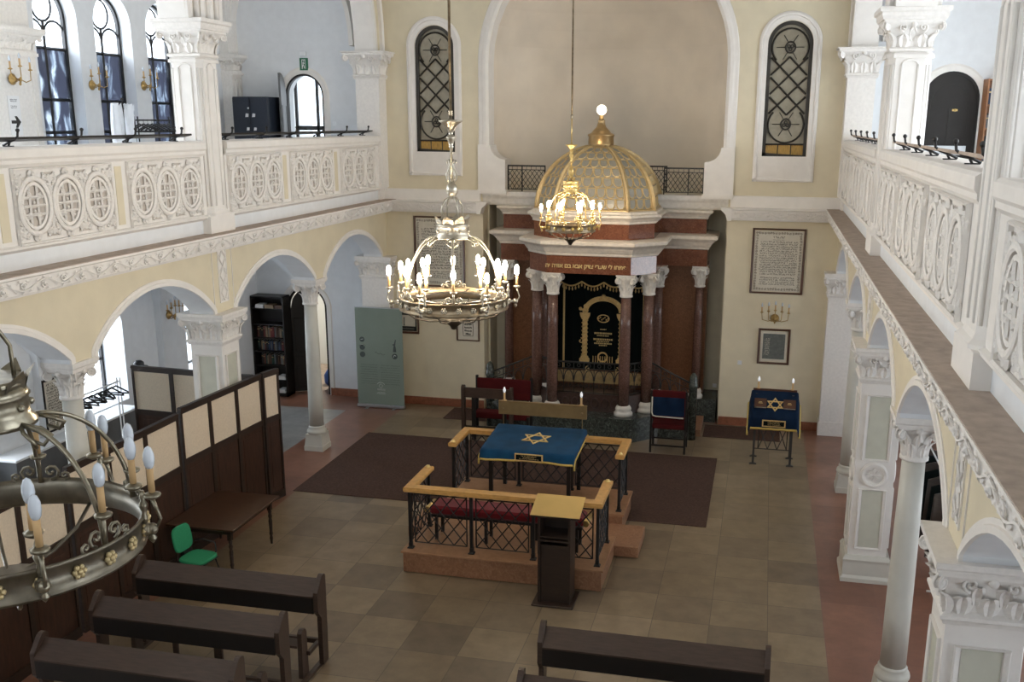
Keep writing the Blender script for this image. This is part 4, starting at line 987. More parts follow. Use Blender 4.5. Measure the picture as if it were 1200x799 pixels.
    def light(px, py, pz):
        c = MB((0, 0, 0)); c.lathe([(.012, -.05), (.038, -.035), (.042, -.022), (.03, -.018), (.014, -.01)], (px, py, pz), 12); dsh = c.build('drip_pan', a_, t)
        c = MB(); c.cyl((px, py, pz-.015), (px, py, pz+.11), .016, None, 12); c.build('candle_sleeve', 'candle_sleeve', dsh)
        c = MB(); c.lathe([(.012, .105), (.022, .125), (.027, .155), (.025, .185), (.015, .212), (.001, .222)], (px, py, pz), 12); c.build('bulb', B, dsh)
    for k in range(pairs):
        a = ph+k*2*PI/pairs; c_, s_ = math.cos(a), math.sin(a); m = MB(); P_ = lambda r_, z_: (c_*r_, s_*r_, z_)
        m.tube([P_(R, 0), P_(R+ob*.5, 0), P_(R+ob, 0)], [.024, .014, .02], 8); m.ball(P_(R+ob+.015, 0), .030, 10, 7); m.ball(P_(R+.02, 0), .034, 10, 7)
        m.lathe([(.001, -.075), (.014, -.06), (.022, -.045), (.010, -.03), (.014, -.02)], P_(R+ob+.015, 0), 8)
        m.tube([P_(R+ob+.015, .02), P_(R+ob+.04, .01), P_(R+ob+.06, .05), P_(R+ob+.045, .10), P_(R+ob+.03, .15)], [.012, .009, .009, .009, .012], 6)
        m.lathe([(.010, .03), (.018, .06), (.010, .09), (.020, .115), (.022, .13), (.010, .15), (.016, .17), (.008, .20)], P_(R+.015, 0), 10)
        m.build('bracket', a_, t)
        light(c_*(R+ob+.03), s_*(R+ob+.03), .20); light(c_*(R-.02), s_*(R-.02), .25)
    for k in range(inner):
        a = ph+(k+.5)*2*PI/inner; c_, s_ = math.cos(a), math.sin(a); m = MB(); q = R-.01
        m.tube([(c_*q, s_*q, .06), (c_*q, s_*q, .20)], .010, 6)
        for sg in (-1, 1):
            m.tube([(c_*q-s_*(sg*.055+u), s_*q+c_*(sg*.055+u), .115+v) for u, v in spiral((0, 0), .045, 1.3, -PI/2, sg, 10)], .008, 5); m.tube([(c_*q-s_*(sg*.12+u), s_*q+c_*(sg*.12+u), .09+v) for u, v in spiral((0, 0), .028, 1.3, -PI/2, sg, 8)], .007, 5)
        m.build('finial_post', a_, t); light(c_*q, s_*q, .23)
    return t
chandelier(0, -10.65, 'large lit chandelier with two tiers of glowing candle bulbs, hanging before the platform', pairs=6, inner=6)
chandelier(0, -3.6, 'small lit chandelier hanging in front of the gilded dome', R=.44, zr=4.60, sc=.8, zt=5.22, ch=.20, pairs=4, inner=4, met=('brass', 'old_bronze'), ph=.5)
chandelier(0, -17.75, 'unlit chandelier close up at the lower left, with white bulbs', R=.62, zr=4.52, lit=False, zt=5.10, heavy=True, pairs=6, inner=6, met=('aged_brass', 'aged_dark'), ph=-.65, ob=.03)
# ================================================================== SCONCES
def sconce(x, y, z, rz, label, n=3, dim=True, grp='brass wall sconces'):
    t = thing('wall_sconce', label, 'sconce', (x, y, z), rz, grp)      # local -y points into the room
    m = MB(); m.T = Matrix.Rotation(PI/2, 4, 'X')
    m.lathe([(.085, 0), (.09, .012), (.07, .03), (.045, .05), (.03, .07), (.001, .08)], (0, 0, 0), 16); m.T = None; m.build('backplate', 'sconce_brass', t)
    m = MB(); m.tube([(0, -.06, 0), (0, -.14, 0), (0, -.16, .03)], .012, 6); m.ball((0, -.14, -.01), .028, 8, 6); m.lathe([(.001, -.10), (.02, -.08), (.012, -.04)], (0, -.14, 0), 8)
    pos = []
    for k in range(n):
        u = (k-(n-1)/2)/max(1, (n-1)/2); d = .22*u*(1.25 if n > 3 else 1); zz = .14+(.05*(1-abs(u)) if n > 3 else .05*(1-abs(u)))
        m.tube([(0, -.14, 0), (d*.5, -.16, -.045), (d*.95, -.17, -.01), (d, -.17, zz)], .008, 6); pos.append((d, -.17, zz))
        m.lathe([(.008, -.01), (.034, 0), (.036, .01), (.01, .02)], pos[-1], 10)
    m.build('arms', 'sconce_brass', t)
    for p in pos:
        c = MB(); c.cyl((p[0], p[1], p[2]+.01), (p[0], p[1], p[2]+.12), .014, None, 8); q = c.build('candle_sleeve', 'candle_sleeve', t)
        c = MB(); c.lathe([(.010, .115), (.018, .135), (.02, .155), (.012, .19), (.001, .21)], p, 8); c.build('bulb', 'bulb_off', q)
    return t
sconce(3.75, 0, 2.43, 0, 'brass sconce with five candle bulbs between the two frames right of the ark', 5)
sconce(-8.5, -4.97, 7.02, PI/2, 'brass gallery sconce between the first and second tall windows from the left')
sconce(-8.5, -3.40, 7.06, PI/2, 'brass gallery sconce nearest the big fluted pier, between tall windows')
sconce(-8.22, -7.30, 7.03, PI/2, 'brass sconce on the pilaster above the arrow notice at the left edge')
sconce(-8.2, -3.70, 2.62, PI/2, 'brass sconce seen through the lower left arch, above the partition', 5)
# ================================================================== PICTURES ON THE BACK WALL
def glyphs(m, x0, x1, z0, z1, rows, y, ragged=0.05, gap=0.35, seed=1):
    rnd = random.Random(seed); p = (z1-z0)/rows
    for r in range(rows):
        zb = z1-(r+1)*p+p*gap; h = p*(1-gap); x = x0+rnd.uniform(0, ragged)*(x1-x0)
        while x < x1-.01:
            wv = h*rnd.uniform(.45, .8); k = rnd.random()
            if k < .14: x += h*.45; continue
            if k < .6: m.box(x, x+wv, y-.001, y, zb+h*.75, zb+h)
            else: m.box(x, x+wv, y-.001, y, zb, zb+h*.22)
            q = x+wv-h*.2 if rnd.random() < .7 else x
            m.box(q, q+h*.2, y-.001, y, zb, zb+h*.9)
            if rnd.random() < .35: m.box(x, x+h*.18, y-.001, y, zb, zb+h*.55)
            x += wv+h*.14
def picture(x0, x1, z0, z1, label, kind, fw=.05, tilt=0.0):
    Y = -.02; o = ((x0+x1)/2, 0, z0); t = thing('framed_picture', label, 'picture', o, 0, 'frames hung on the back wall')
    m = MB(o); path = [(x0, z0), (x0, z1), (x1, z1), (x1, z0)]
    m.strip(path, 'y', -.003, [(0, 0), (0, -.03), (-fw*.3, -.045), (-fw, -.03), (-fw, 0)], True); m.build('frame', 'frame_wood', t)
    if kind == 'text':
        m = MB(o); m.box(x0+fw, x1-fw, -.016, -.006, z0+fw, z1-fw); m.build('sheet', 'paper', t)
        m = MB(o); b = .11; n = int((x1-x0-2*fw-b)/.05)
        def curl(cx, cz, a): m.tube([(cx+u, -.0175, cz+v) for u, v in spiral((0, 0), .026, 1.3, a, 1, 8)], .006, 3, False)
        for i in range(n): x = x0+fw+.04+(x1-x0-2*fw-.08)*i/(n-1); curl(x, z0+fw+.045, i); curl(x, z1-fw-.045, i*1.3)
        n2 = int((z1-z0-2*fw-b)/.05)
        for i in range(1, n2-1): z = z0+fw+.04+(z1-z0-2*fw-.08)*i/(n2-1); curl(x0+fw+.045, z, i*.9); curl(x1-fw-.045, z, i*1.7)
        m.build('ornament_border', 'ornament_ink', t)
        m = MB(o); xa, xb = x0+fw+.10, x1-fw-.10; zt = z1-fw-.11
        glyphs(m, (xa+xb)/2-.12, (xa+xb)/2+.12, zt-.055, zt, 1, -.0165, seed=3); glyphs(m, (xa+xb)/2-.12, (xa+xb)/2+.12, zt-.085, zt-.062, 1, -.0165, seed=4)
        glyphs(m, xa, xb, z0+fw+.33, zt-.10, 15, -.0165, seed=5); glyphs(m, xa+.02, xb-.02, z0+fw+.12, z0+fw+.30, 4, -.0165, seed=6)
        m.build('writing', 'ink', t)
    else:
        m = MB(o); m.box(x0+fw, x1-fw, -.014, -.006, z0+fw, z1-fw); m.build('mount', 'paper' if kind != 'dark' else 'black_plastic', t)
        mx, mz = (x1-x0)*.24, (z1-z0)*.20
        m = MB(o)
        if kind == 'grey': m.box(x0+fw+.045, x1-fw-.045, -.017, -.012, z0+fw+.05, z1-fw-.05); m.build('print', 'mat_grey', t); m = MB(o); glyphs(m, x0+fw+.08, x0+fw+.19, z0+fw+.12, z1-fw-.15, 12, -.0175, seed=8); m.build('writing', 'paper', t)
        elif kind == 'dark':
            m.box(x0+fw+.03, x1-fw-.03, -.017, -.012, z0+fw+.11, z1-fw-.07); m.build('print', 'paper', t)
            m = MB(o); m.box((x0+x1)/2+.02, (x0+x1)/2+.045, -.019, -.017, z0+fw+.15, z1-fw-.12); m.ball(((x0+x1)/2+.03, -.018, z0+.20), .02, 6, 4); m.box(x0+fw+.06, x1-fw-.06, -.016, -.014, z0+fw+.04, z0+fw+.07); m.build('figure', 'mat_grey', t)
        else:
            cx, cz = (x0+x1)/2, (z0+z1)/2+.02
            for r_ in range(5):
                w_ = .085 if r_ not in (0, 4) else .06
                for k in range(4): m.tube([(cx-w_+w_*2*(k+.5)/4+u, -.016, cz-.15+r_*.075+v) for u, v in spiral((0, 0), .024, 1.2, k+r_, 1, 8)], .006, 4, False)
            m.strip([(cx-.11, cz-.19), (cx-.12, cz), (cx-.10, cz+.16), (cx, cz+.20), (cx+.10, cz+.16), (cx+.12, cz), (cx+.11, cz-.19)], 'y', -.013, [(0, 0), (0, -.005), (.012, -.005), (.012, 0)], True)
            m.build('emblem_print', 'ink', t)
    return t
picture(3.19, 4.28, 2.95, 4.32, 'large framed Hebrew text with ornamental border, right of the ark', 'text', .055)
picture(3.43, 4.10, 1.43, 2.20, 'small framed grey print below the five-bulb brass sconce', 'grey', .06)
picture(-4.27, -3.08, 2.80, 4.38, 'large framed Hebrew text seen behind the big lit chandelier', 'text', .055)
picture(-4.98, -4.20, 1.68, 2.24, 'dark framed picture partly covered by the grey green banner', 'dark', .06)
picture(-3.30, -2.76, 1.58, 2.16, 'small framed sheet with a black emblem below the lit chandelier', 'emblem', .035)
# ================================================================== CARPETS
def carpet(x0, x1, y0, y1, label):
    m = MB((x0, y0, 0)); m.bbox(x0, x1, y0, y1, .001, .012, .004); tag(m.build('carpet', 'carpet', None, (x0, y0, 0)), label, 'carpet')
carpet(-4.55, 2.78, -5.95, -2.38, 'wide maroon brown carpet under the platform and in front of the ark')
carpet(-3.35, -1.75, -1.0, -.12, 'small maroon runner left of the ark, behind the benches')
carpet(2.40, 4.0, -1.0, -.12, 'small maroon runner along the back wall right of the ark')
# ================================================================== THE PLATFORM
PX, PY0, PY1, PH = 1.47, -8.65, -5.45, .34
bim = thing('bimah', 'railed stone platform with oak handrails in the middle of the floor', 'platform', (0, -7.05, 0)); O = (0, -7.05, 0)
def notched(e, z): a = PX+e; return [(-a,PY0-e,z),(a,PY0-e,z),(a,-7.42,z),(1.17,-7.42,z),(1.17,-6.55,z),(a,-6.55,z),(a,PY1+e,z),(-a,PY1+e,z),(-a,-6.55,z),(-1.17,-6.55,z),(-1.17,-7.42,z),(-a,-7.42,z)]
m = MB(O); m.loft([notched(0, .013), notched(0, PH-.035)]); m.build('platform', 'pink_stone', bim)
m = MB(O); m.loft([notched(0, PH-.035), notched(.025, PH-.03), notched(.025, PH-.004), notched(.018, PH)]); m.build('platform_top', 'pink_top', bim)
for s in (-1, 1): m = MB(O); m.bbox(*sorted((s*1.17, s*1.84)), -7.42, -6.55, .013, .18, .006); m.build('step', 'pink_stone', bim)
def post(x, y):
    m = MB(O); m.box(x-.022, x+.022, y-.022, y+.022, PH+.02, 1.24); m.sq([(.045, .045, PH+.001), (.045, .045, PH+.012), (.026, .026, PH+.03), (.026, .026, PH+.09)], (x, y)); m.build('post', 'iron', bim)
def lat(a, b, cell=.20):
    m = MB(O); L = math.hypot(b[0]-a[0], b[1]-a[1]); dx, dy = (b[0]-a[0])/L, (b[1]-a[1])/L; e = .07
    Pq = lambda u, z: (a[0]+dx*u, a[1]+dy*u, z); z0, z1 = PH+.10, 1.19
    for u in (e, L-e): m.tube([Pq(u, z0), Pq(u, 1.24)], .010, 4, False)
    for z in (z0, z1): m.tube([Pq(e, z), Pq(L-e, z)], .009, 4, False)
    w_ = L-2*e; n = max(1, round(w_/cell)); st = w_/n; zm = [z0+(z1-z0)*k/3 for k in range(4)]
    for k in range(n):
        u0, u1 = e+k*st, e+(k+1)*st
        for q in range(3):
            m.tube([Pq(u0, zm[q]), Pq(u1, zm[q+1])], .009, 4, False); m.tube([Pq(u1, zm[q]), Pq(u0, zm[q+1])], .009, 4, False)
        for q in (0, 1, 2): m.ball(Pq((u0+u1)/2, (zm[q]+zm[q+1])/2), .014, 5, 4)
    m.build('lattice_panel', 'iron', bim)
rx = 1.39; yn, yf = -8.52, -5.62; gn, gf = -7.62, -6.45
def rail(pts):
    m = MB(O); z0, z1 = 1.235, 1.305; h = .075
    (ax, ay), (bx, by), (cx, cy), (dx, dy) = pts; s1 = 1 if by > ay else -1; iy = -s1  # U shape, corner-mitred
    yc = by
    o = [(ax-h, ay), (ax-h, by+s1*h), (cx+h, by+s1*h), (cx+h, dy), (cx-h, dy), (cx-h, by-s1*h), (ax+h, by-s1*h), (ax+h, ay)]
    mx = sum(p[0] for p in o)/8; my = by
    def off(q): return [(p[0]+q*(1 if o[k][0] in (ax-h, cx-h) and k not in () else -1), p[1]) for k, p in enumerate(o)]
    m.loft([[(p[0], p[1], z0) for p in off(.012)], [(p[0], p[1], z0+.02) for p in o], [(p[0], p[1], z1-.015) for p in o], [(p[0], p[1], z1) for p in off(.015)]])
    hr = m.build('handrail', 'oak_rail', bim)
    for x in (ax, cx):
        c = MB(O); c.lathe([(.045, z1), (.045, z1+.008), (.025, z1+.02), (.03, z1+.03), (.001, z1+.04)], (x, ay+(.06 if s1 < 0 else .06)*(-1 if s1 > 0 and False else 1)*(1 if s1 > 0 else -1), 0), 10); c.build('brass_cap', 'brass', hr)
rail([(-rx, gn), (-rx, yn), (rx, yn), (rx, gn)]); rail([(-rx, gf), (-rx, yf), (rx, yf), (rx, gf)])
for s in (-1, 1):
    for y in (yn, gn-.05, gf+.05, yf): post(s*rx, y)
for x in (-.46, .46): post(x, yn); post(x, yf)
for y in (yn, yf):
    for a, b in ((-rx, -.46), (-.46, .46), (.46, rx)): lat((a, y), (b, y))
for s in (-1, 1): lat((s*rx, yn), (s*rx, gn-.05)); lat((s*rx, gf+.05), (s*rx, yf))
# reading table with its velvet cover
rt = thing('reading_table', 'dark reading table on the railed platform, carrying a board with two candle bulbs', 'table', (-.08, -6.2, PH)); O = (-.08, -6.2, PH)
m = MB(O)
m.loft([[(-.80, -6.60, z), (.66, -6.60, z), (.66, -5.50, z+.08), (-.80, -5.50, z+.08)] for z in (1.23, 1.285)]); m.build('tabletop', 'dark_wood', rt)
for x in (-.72, .58):
    for y in (-6.50, -5.58): m = MB(O); m.box(x-.03, x+.03, y-.03, y+.03, PH, 1.23+(.09 if y > -6 else 0)); m.build('leg', 'black_wood', rt)
m = MB(O); m.box(-.74, .60, -6.52, -6.48, 1.11, 1.24); m.box(-.74, .60, -5.60, -5.56, 1.12, 1.30); m.box(-.74, -.70, -6.5, -5.56, 1.11, 1.24); m.box(.56, .60, -6.5, -5.56, 1.11, 1.24); m.build('apron', 'dark_wood', rt)
m = MB(O); m.bbox(-.86, .68, -5.475, -5.44, 1.56, 1.785, .006); m.box(-.9+.04, .68, -5.485, -5.43, 1.785, 1.80)
for x in (-.78, .60): m.ball((x, -5.48, 1.67), .018, 8, 5); m.box(x-.006, x+.006, -5.45, -5.44, 1.28, 1.57)
bd = m.build('candle_board', 'board_brass', rt)
def candle(parent, O, x, y, z, bulb='bulb_dim'):
    c = MB(O); c.lathe([(.04, z), (.042, z+.01), (.018, z+.02), (.018, z+.14)], (x, y, 0), 10); q = c.build('candle_sleeve', 'candle_sleeve', parent)
    c = MB(O); c.lathe([(.012, z+.14), (.022, z+.165), (.024, z+.19), (.015, z+.225), (.001, z+.245)], (x, y, 0), 10); c.build('bulb', bulb, q)
for x in (-.76, .58): candle(bd, O, x, -5.455, 1.80)
cv = thing('velvet_cover', 'blue velvet cover with a gold star, draped over the table on the railed platform', 'cover', (-.08, -6.2, 1.27)); O = (-.08, -6.2, 1.27)
m = MB(O); n = 24; nx = 30; rows = []
prof = [(-5.46, 1.382), (-5.56, 1.386)] + [(-5.56-1.02*i/12, 1.386-.075*i/12) for i in range(1, 13)] + [(-6.61, 1.305), (-6.64, 1.285), (-6.66, 1.24), (-6.67, 1.17)]
for j, (y, z) in enumerate(prof):
    r = []
    for i in range(nx+1):
        u = i/nx; sl = .0; x = -.855+1.53*u; e = min(u, 1-u)
        zz = z+(.004*math.sin(u*9+j)*math.cos(j*.8)); drop = 0
        if j >= 14: y2 = y-.010*math.sin(u*23); zz = z-.012*math.sin(u*7+1)*(j-13)/4
        else: y2 = y
        r.append((x, y2, zz))
    for side, k in (('L', 0), ('R', -1)):
        b = r[k]; d = -.014 if side == 'L' else .014
        ext = [(b[0]+d, b[1], b[2]-.02), (b[0]+d*1.6, b[1], b[2]-.10)]
        if side == 'L': r = ext[::-1]+r
        else: r = r+ext
    rows.append(r)
m.loft(rows, False, False, True); m.build('velvet', 'blue_velvet', cv)
m = MB(O)
fr = [(p[0], p[1]-.006, p[2]-.01) for p in rows[-1][2:-2]]; m.tube(fr, .020, 5)
for r0 in (0, -1): m.tube([(r[r0][0], r[r0][1], r[r0][2]) for r in rows], .018, 5)
m.build('gold_fringe', 'yellow_fringe', cv)
def star(m, T, r, w_, d=.004):
    for a0 in (PI/2, -PI/2):
        o_ = [(r*math.cos(a0+k*2*PI/3), r*math.sin(a0+k*2*PI/3)) for k in range(3)]; i_ = [(p[0]*(1-2*w_/r), p[1]*(1-2*w_/r)) for p in o_]
        for k in range(3):
            q = [o_[k], o_[(k+1) % 3], i_[(k+1) % 3], i_[k]]; top = [T(u, v, d) for u, v in q]; bot = [T(u, v, 0) for u, v in q]; m.loft([bot, top])
m = MB(O); sl = .095/1.2
sl = .075/1.02
def TS(u, v, h): return (-.06+u, -6.05+v, 1.354+sl*(v)+h*1.0)
star(m, TS, .26, .026, .012); m.build('star', 'gold_thread', cv)
m = MB(O); m.box(-.27, .19, -6.705, -6.69, 1.175, 1.295); m.build('plaque_border', 'gold_thread', cv)
m = MB(O); m.box(-.25, .17, -6.708, -6.702, 1.192, 1.278); pq = m.build('plaque', 'black_velvet', cv)
m = MB(O)
for z, a in ((1.258, .13), (1.235, .10), (1.212, .17)): glyphs(m, -.04-a, -.04+a, z-.008, z+.008, 1, -6.709, seed=int(z*1000), gap=.1)
m.build('plaque_writing', 'gold_letters', pq)
# red cushioned bench on the platform
t = thing('cushioned_bench', 'long bench with a red velvet cushion behind the front railing of the platform', 'bench', (-.06, -7.95, PH)); O = (-.06, -7.95, PH)
m = MB(O); m.bbox(-1.22, 1.12, -8.18, -7.78, .74, .88, .035); m.build('cushion', 'red_velvet', t)
m = MB(O); m.box(-1.2, 1.1, -8.16, -7.80, .70, .74)
m.build('seat_frame', 'black_wood', t)
m = MB(O)
for x in (-1.25, 1.15): m.tube([(x, -8.15, .80), (x, -7.80, .80)], .05, 10)
m.build('arm_roll', 'brass', t)
for x in (-1.12, -.35, .35, 1.02):
    for y in (-8.13, -7.84): m = MB(O); m.box(x-.022, x+.022, y-.022, y+.022, PH, .70); m.build('leg', 'black_wood', t)
# lectern with brass plate
t = thing('lectern', 'tall dark lectern with a brass top plate in front of the platform', 'lectern', (.89, -8.99, 0)); O = (.89, -9.14, 0)
m = MB(O); m.bbox(.60, 1.18, -9.42, -8.88, 0, .025, .006); m.build('base', 'dark_wood', t)
m = MB(O)
m.box(.67, .70, -9.32, -8.95, .025, 1.28); m.box(1.09, 1.12, -9.32, -8.95, .025, 1.28); m.box(.70, 1.09, -8.98, -8.95, .025, 1.30); m.box(.70, 1.09, -9.28, -9.25, .025, .86); m.box(.70, 1.09, -9.32, -8.98, .98, 1.0); m.box(.67, 1.12, -9.33, -9.30, .93, .955)
m.build('body', 'dark_wood', t)
m = MB(O); m.loft([[(.575, -9.36, z), (1.245, -9.36, z), (1.245, -8.90, z+.13), (.575, -8.90, z+.13)] for z in (1.285, 1.31)]); m.build('sloping_top', 'dark_wood', t)
m = MB(O); m.loft([[(.57, -9.365, z), (1.25, -9.365, z), (1.25, -8.895, z+.13), (.57, -8.895, z+.13)] for z in (1.3105, 1.318)]); m.build('brass_plate', 'brass', t)
# small covered lectern by the back wall on the right
t = thing('covered_lectern', 'small iron-legged lectern near the back wall on the right, with a candle board', 'lectern', (3.82, -2.3, 0)); O = (3.82, -2.3, 0)
for x in (3.47, 4.17):
    for y in (-2.52, -2.05): m = MB(O); m.box(x-.02, x+.02, y-.02, y+.02, 0, .90+(.40 if y > -2.3 else 0)); m.sq([(.07, .03, 0), (.07, .03, .012), (.025, .02, .03)], (x, y)); m.build('leg', 'grey_iron', t)
m = MB(O)
for y in (-2.52,):
    for z in (.32, .80): m.tube([(3.47, y, z), (4.17, y, z)], .010, 4, False)
    for k in range(3):
        x0, x1 = 3.55+k*.18, 3.55+(k+1)*.18
        m.tube([(x0, y, .32), (x1, y, .80)], .009, 4, False); m.tube([(x1, y, .32), (x0, y, .80)], .009, 4, False)
    for x in (3.55, 4.09): m.tube([(x, y, .32), (x, y, .80)], .009, 4, False)
m.build('lattice', 'grey_iron', t)
m = MB(O); m.loft([[(3.40, -2.55, z), (4.24, -2.55, z), (4.24, -1.98, z+.36), (3.40, -1.98, z+.36)] for z in (.93, .965)]); m.build('desk_top', 'dark_wood', t)
m = MB(O); m.box(3.40, 4.24, -1.97, -1.93, 1.30, 1.38); bd = m.build('candle_board', 'frame_wood', t)
for x in (3.50, 4.15): candle(bd, O, x, -1.95, 1.38)
cv = thing('lectern_cover', 'dark blue velvet cover with gold star and fringe on the small lectern', 'cover', (3.82, -2.3, .97)); O = (3.82, -2.3, .97)
m = MB(O); rows = []
for j, (y, z) in enumerate([(-1.975, 1.345), (-2.25, 1.168), (-2.55, .978), (-2.585, .94), (-2.60, .86), (-2.61, .77)]):
    r = [(3.385+.87*i/20, y-.008*math.sin(i*1.3)*(j > 2), z) for i in range(21)]
    r = [(3.33, y, max(.62, z-.26)), (3.355, y, z-.14), (3.37, y, z-.02)] + r + [(4.27, y, z-.02), (4.285, y, z-.14), (4.31, y, max(.62, z-.26))]; rows.append(r)
m.loft(rows, False, False, True); m.build('velvet', 'navy_velvet', cv)
m = MB(O); m.tube([(p[0], p[1]-.004, p[2]-.015) for p in rows[-1][3:-3]], .024, 5)
for k in (0, -1): m.tube([r[k] for r in rows], .022, 5)
m.build('gold_fringe', 'yellow_fringe', cv)
m = MB(O); sl = .367/.575
def TS(u, v, h): c = math.cos(math.atan(sl)); return (3.83+u, -2.28+v*c, 1.152+v*math.sin(math.atan(sl))+h)
star(m, TS, .18, .022, .008); m.build('star', 'gold_thread', cv)
m = MB(O); m.box(3.60, 4.04, -2.628, -2.615, .80, .935); m.build('plaque_border', 'gold_thread', cv)
m = MB(O); m.box(3.625, 4.015, -2.632, -2.626, .822, .913); pq = m.build('plaque', 'black_velvet', cv)
m = MB(O)
for z in (.895, .868, .842): glyphs(m, 3.70, 3.94, z-.008, z+.008, 1, -2.633, seed=int(z*999), gap=.1)
m.build('plaque_writing', 'gold_letters', pq)
for x, lab, mm in ((3.55, 'brown prayer book lying open-side down left of the star on the small lectern', 'frame_wood'), (4.10, 'brown prayer book lying right of the star on the small lectern', 'frame_wood')):
    b = thing('prayer_book', lab, 'book', (x, -2.30, 1.15), 0, 'two brown books on the small lectern'); m = MB()
    c_, s_ = math.cos(math.atan(sl)), math.sin(math.atan(sl)); m.T = Matrix.Rotation(math.atan(sl), 4, 'X')
    m.box(-.115, .115, -.11, .11, .012, .018); m.box(-.115, .115, -.11, .11, .046, .053); m.box(-.115, -.109, -.11, .11, .012, .053); m.build('cover', mm, b)
    m = MB(); m.T = Matrix.Rotation(math.atan(sl), 4, 'X'); m.box(-.11, .11, -.105, .105, .018, .046); m.build('pages', 'paper', b)
    m = MB(); m.T = Matrix.Rotation(math.atan(sl), 4, 'X'); m.box(-.04, .04, -.02, -.005, .053, .055); m.box(-.03, .03, .01, .025, .053, .055); m.build('gilt_title', 'gold_letters', b)
# ---- chairs and benches by the ark
t = thing('armchair', 'dark wooden armchair with red back, seen from behind, right of the ark', 'chair', (1.78, -2.1, 0)); O = (1.78, -2.1, 0)
for x in (1.44, 2.12):
    m = MB(O); m.box(x-.02, x+.02, -2.32, -2.28, .012, 1.30); m.build('leg', 'black_wood', t)
    m = MB(O); m.box(x-.02, x+.02, -1.82, -1.78, .012, .95); m.build('leg', 'black_wood', t)
    m = MB(O); m.box(x-.025, x+.025, -2.29, -1.80, .93, .965); m.build('arm', 'black_wood', t)
m = MB(O); m.box(1.46, 2.10, -2.31, -2.29, .15, .18); m.box(1.46, 2.10, -1.81, -1.79, .15, .18); m.box(1.43, 1.45, -2.3, -1.8, .30, .33); m.box(2.11, 2.13, -2.3, -1.8, .30, .33); m.build('stretcher', 'black_wood', t)
m = MB(O); m.bbox(1.45, 2.11, -2.28, -1.82, .50, .60, .02); m.build('seat', 'dark_red', t)
m = MB(O); m.bbox(1.45, 2.11, -2.33, -2.27, .72, 1.31, .015); m.build('back', 'dark_red', t)
t = thing('draped_cloth', 'navy cloth with a pale gold edge hung on the red backed armchair', 'cloth', (1.78, -2.35, .8)); O = (1.78, -2.35, .8)
m = MB(O); m.loft([[(1.47+.62*i/12, -2.345-.010*math.sin(i), z) for i in range(13)] for z in (.80, .98, 1.17)]+[[(1.47+.62*i/12, -2.338, 1.18) for i in range(13)]], False, False, True); m.build('cloth', 'navy_velvet', t)
m = MB(O); m.tube([(1.455, -2.36, 1.18), (1.455, -2.36, .86), (1.475, -2.36, .80), (1.54, -2.365, .785), (2.08, -2.365, .775)], .014, 6); m.build('edge', 'paper', t)
t = thing('red_settee', 'red upholstered bench standing left of the ark behind a dark wooden frame', 'bench', (-1.72, -1.95, 0)); O = (-1.72, -1.95, 0)
m = MB(O); m.bbox(-2.30, -1.13, -1.86, -1.80, .78, 1.22, .015); m.build('back', 'dark_red', t)
m = MB(O); m.bbox(-2.28, -1.15, -2.14, -1.86, .42, .56, .02); m.build('seat', 'dark_red', t)
for x in (-2.30, -1.13):
    for y, h in ((-1.83, 1.27), (-2.12, .50)): m = MB(O); m.box(x-.025, x+.025, y-.025, y+.025, 0.0, h); m.build('leg', 'black_wood', t)
t = thing('wooden_kneeler_desk', 'dark wooden frame desk with round topped posts, nearest bench left of the ark', 'desk', (-1.95, -2.32, 0)); O = (-1.95, -2.32, 0)
for x in (-2.44, -1.42):
    m = MB(O); m.box(x-.03, x+.03, -2.44, -2.30, .012, 1.12); m.prism([(-2.37+.07*math.cos(a), 1.12+.07*math.sin(a)) for a in [PI*i/8 for i in range(9)]], 'x', x-.03, x+.03); m.build('post', 'pew_wood', t)
m = MB(O); m.box(-2.41, -1.45, -2.40, -2.37, .93, 1.14); m.build('front_board', 'pew_wood', t)
m = MB(O); m.box(-2.27, -2.19, -2.36, -2.30, .012, .94); m.box(-1.62, -1.54, -2.36, -2.30, .012, .94); m.box(-2.41, -1.45, -2.35, -2.32, .25, .31); m.build('braces', 'black_wood', t)
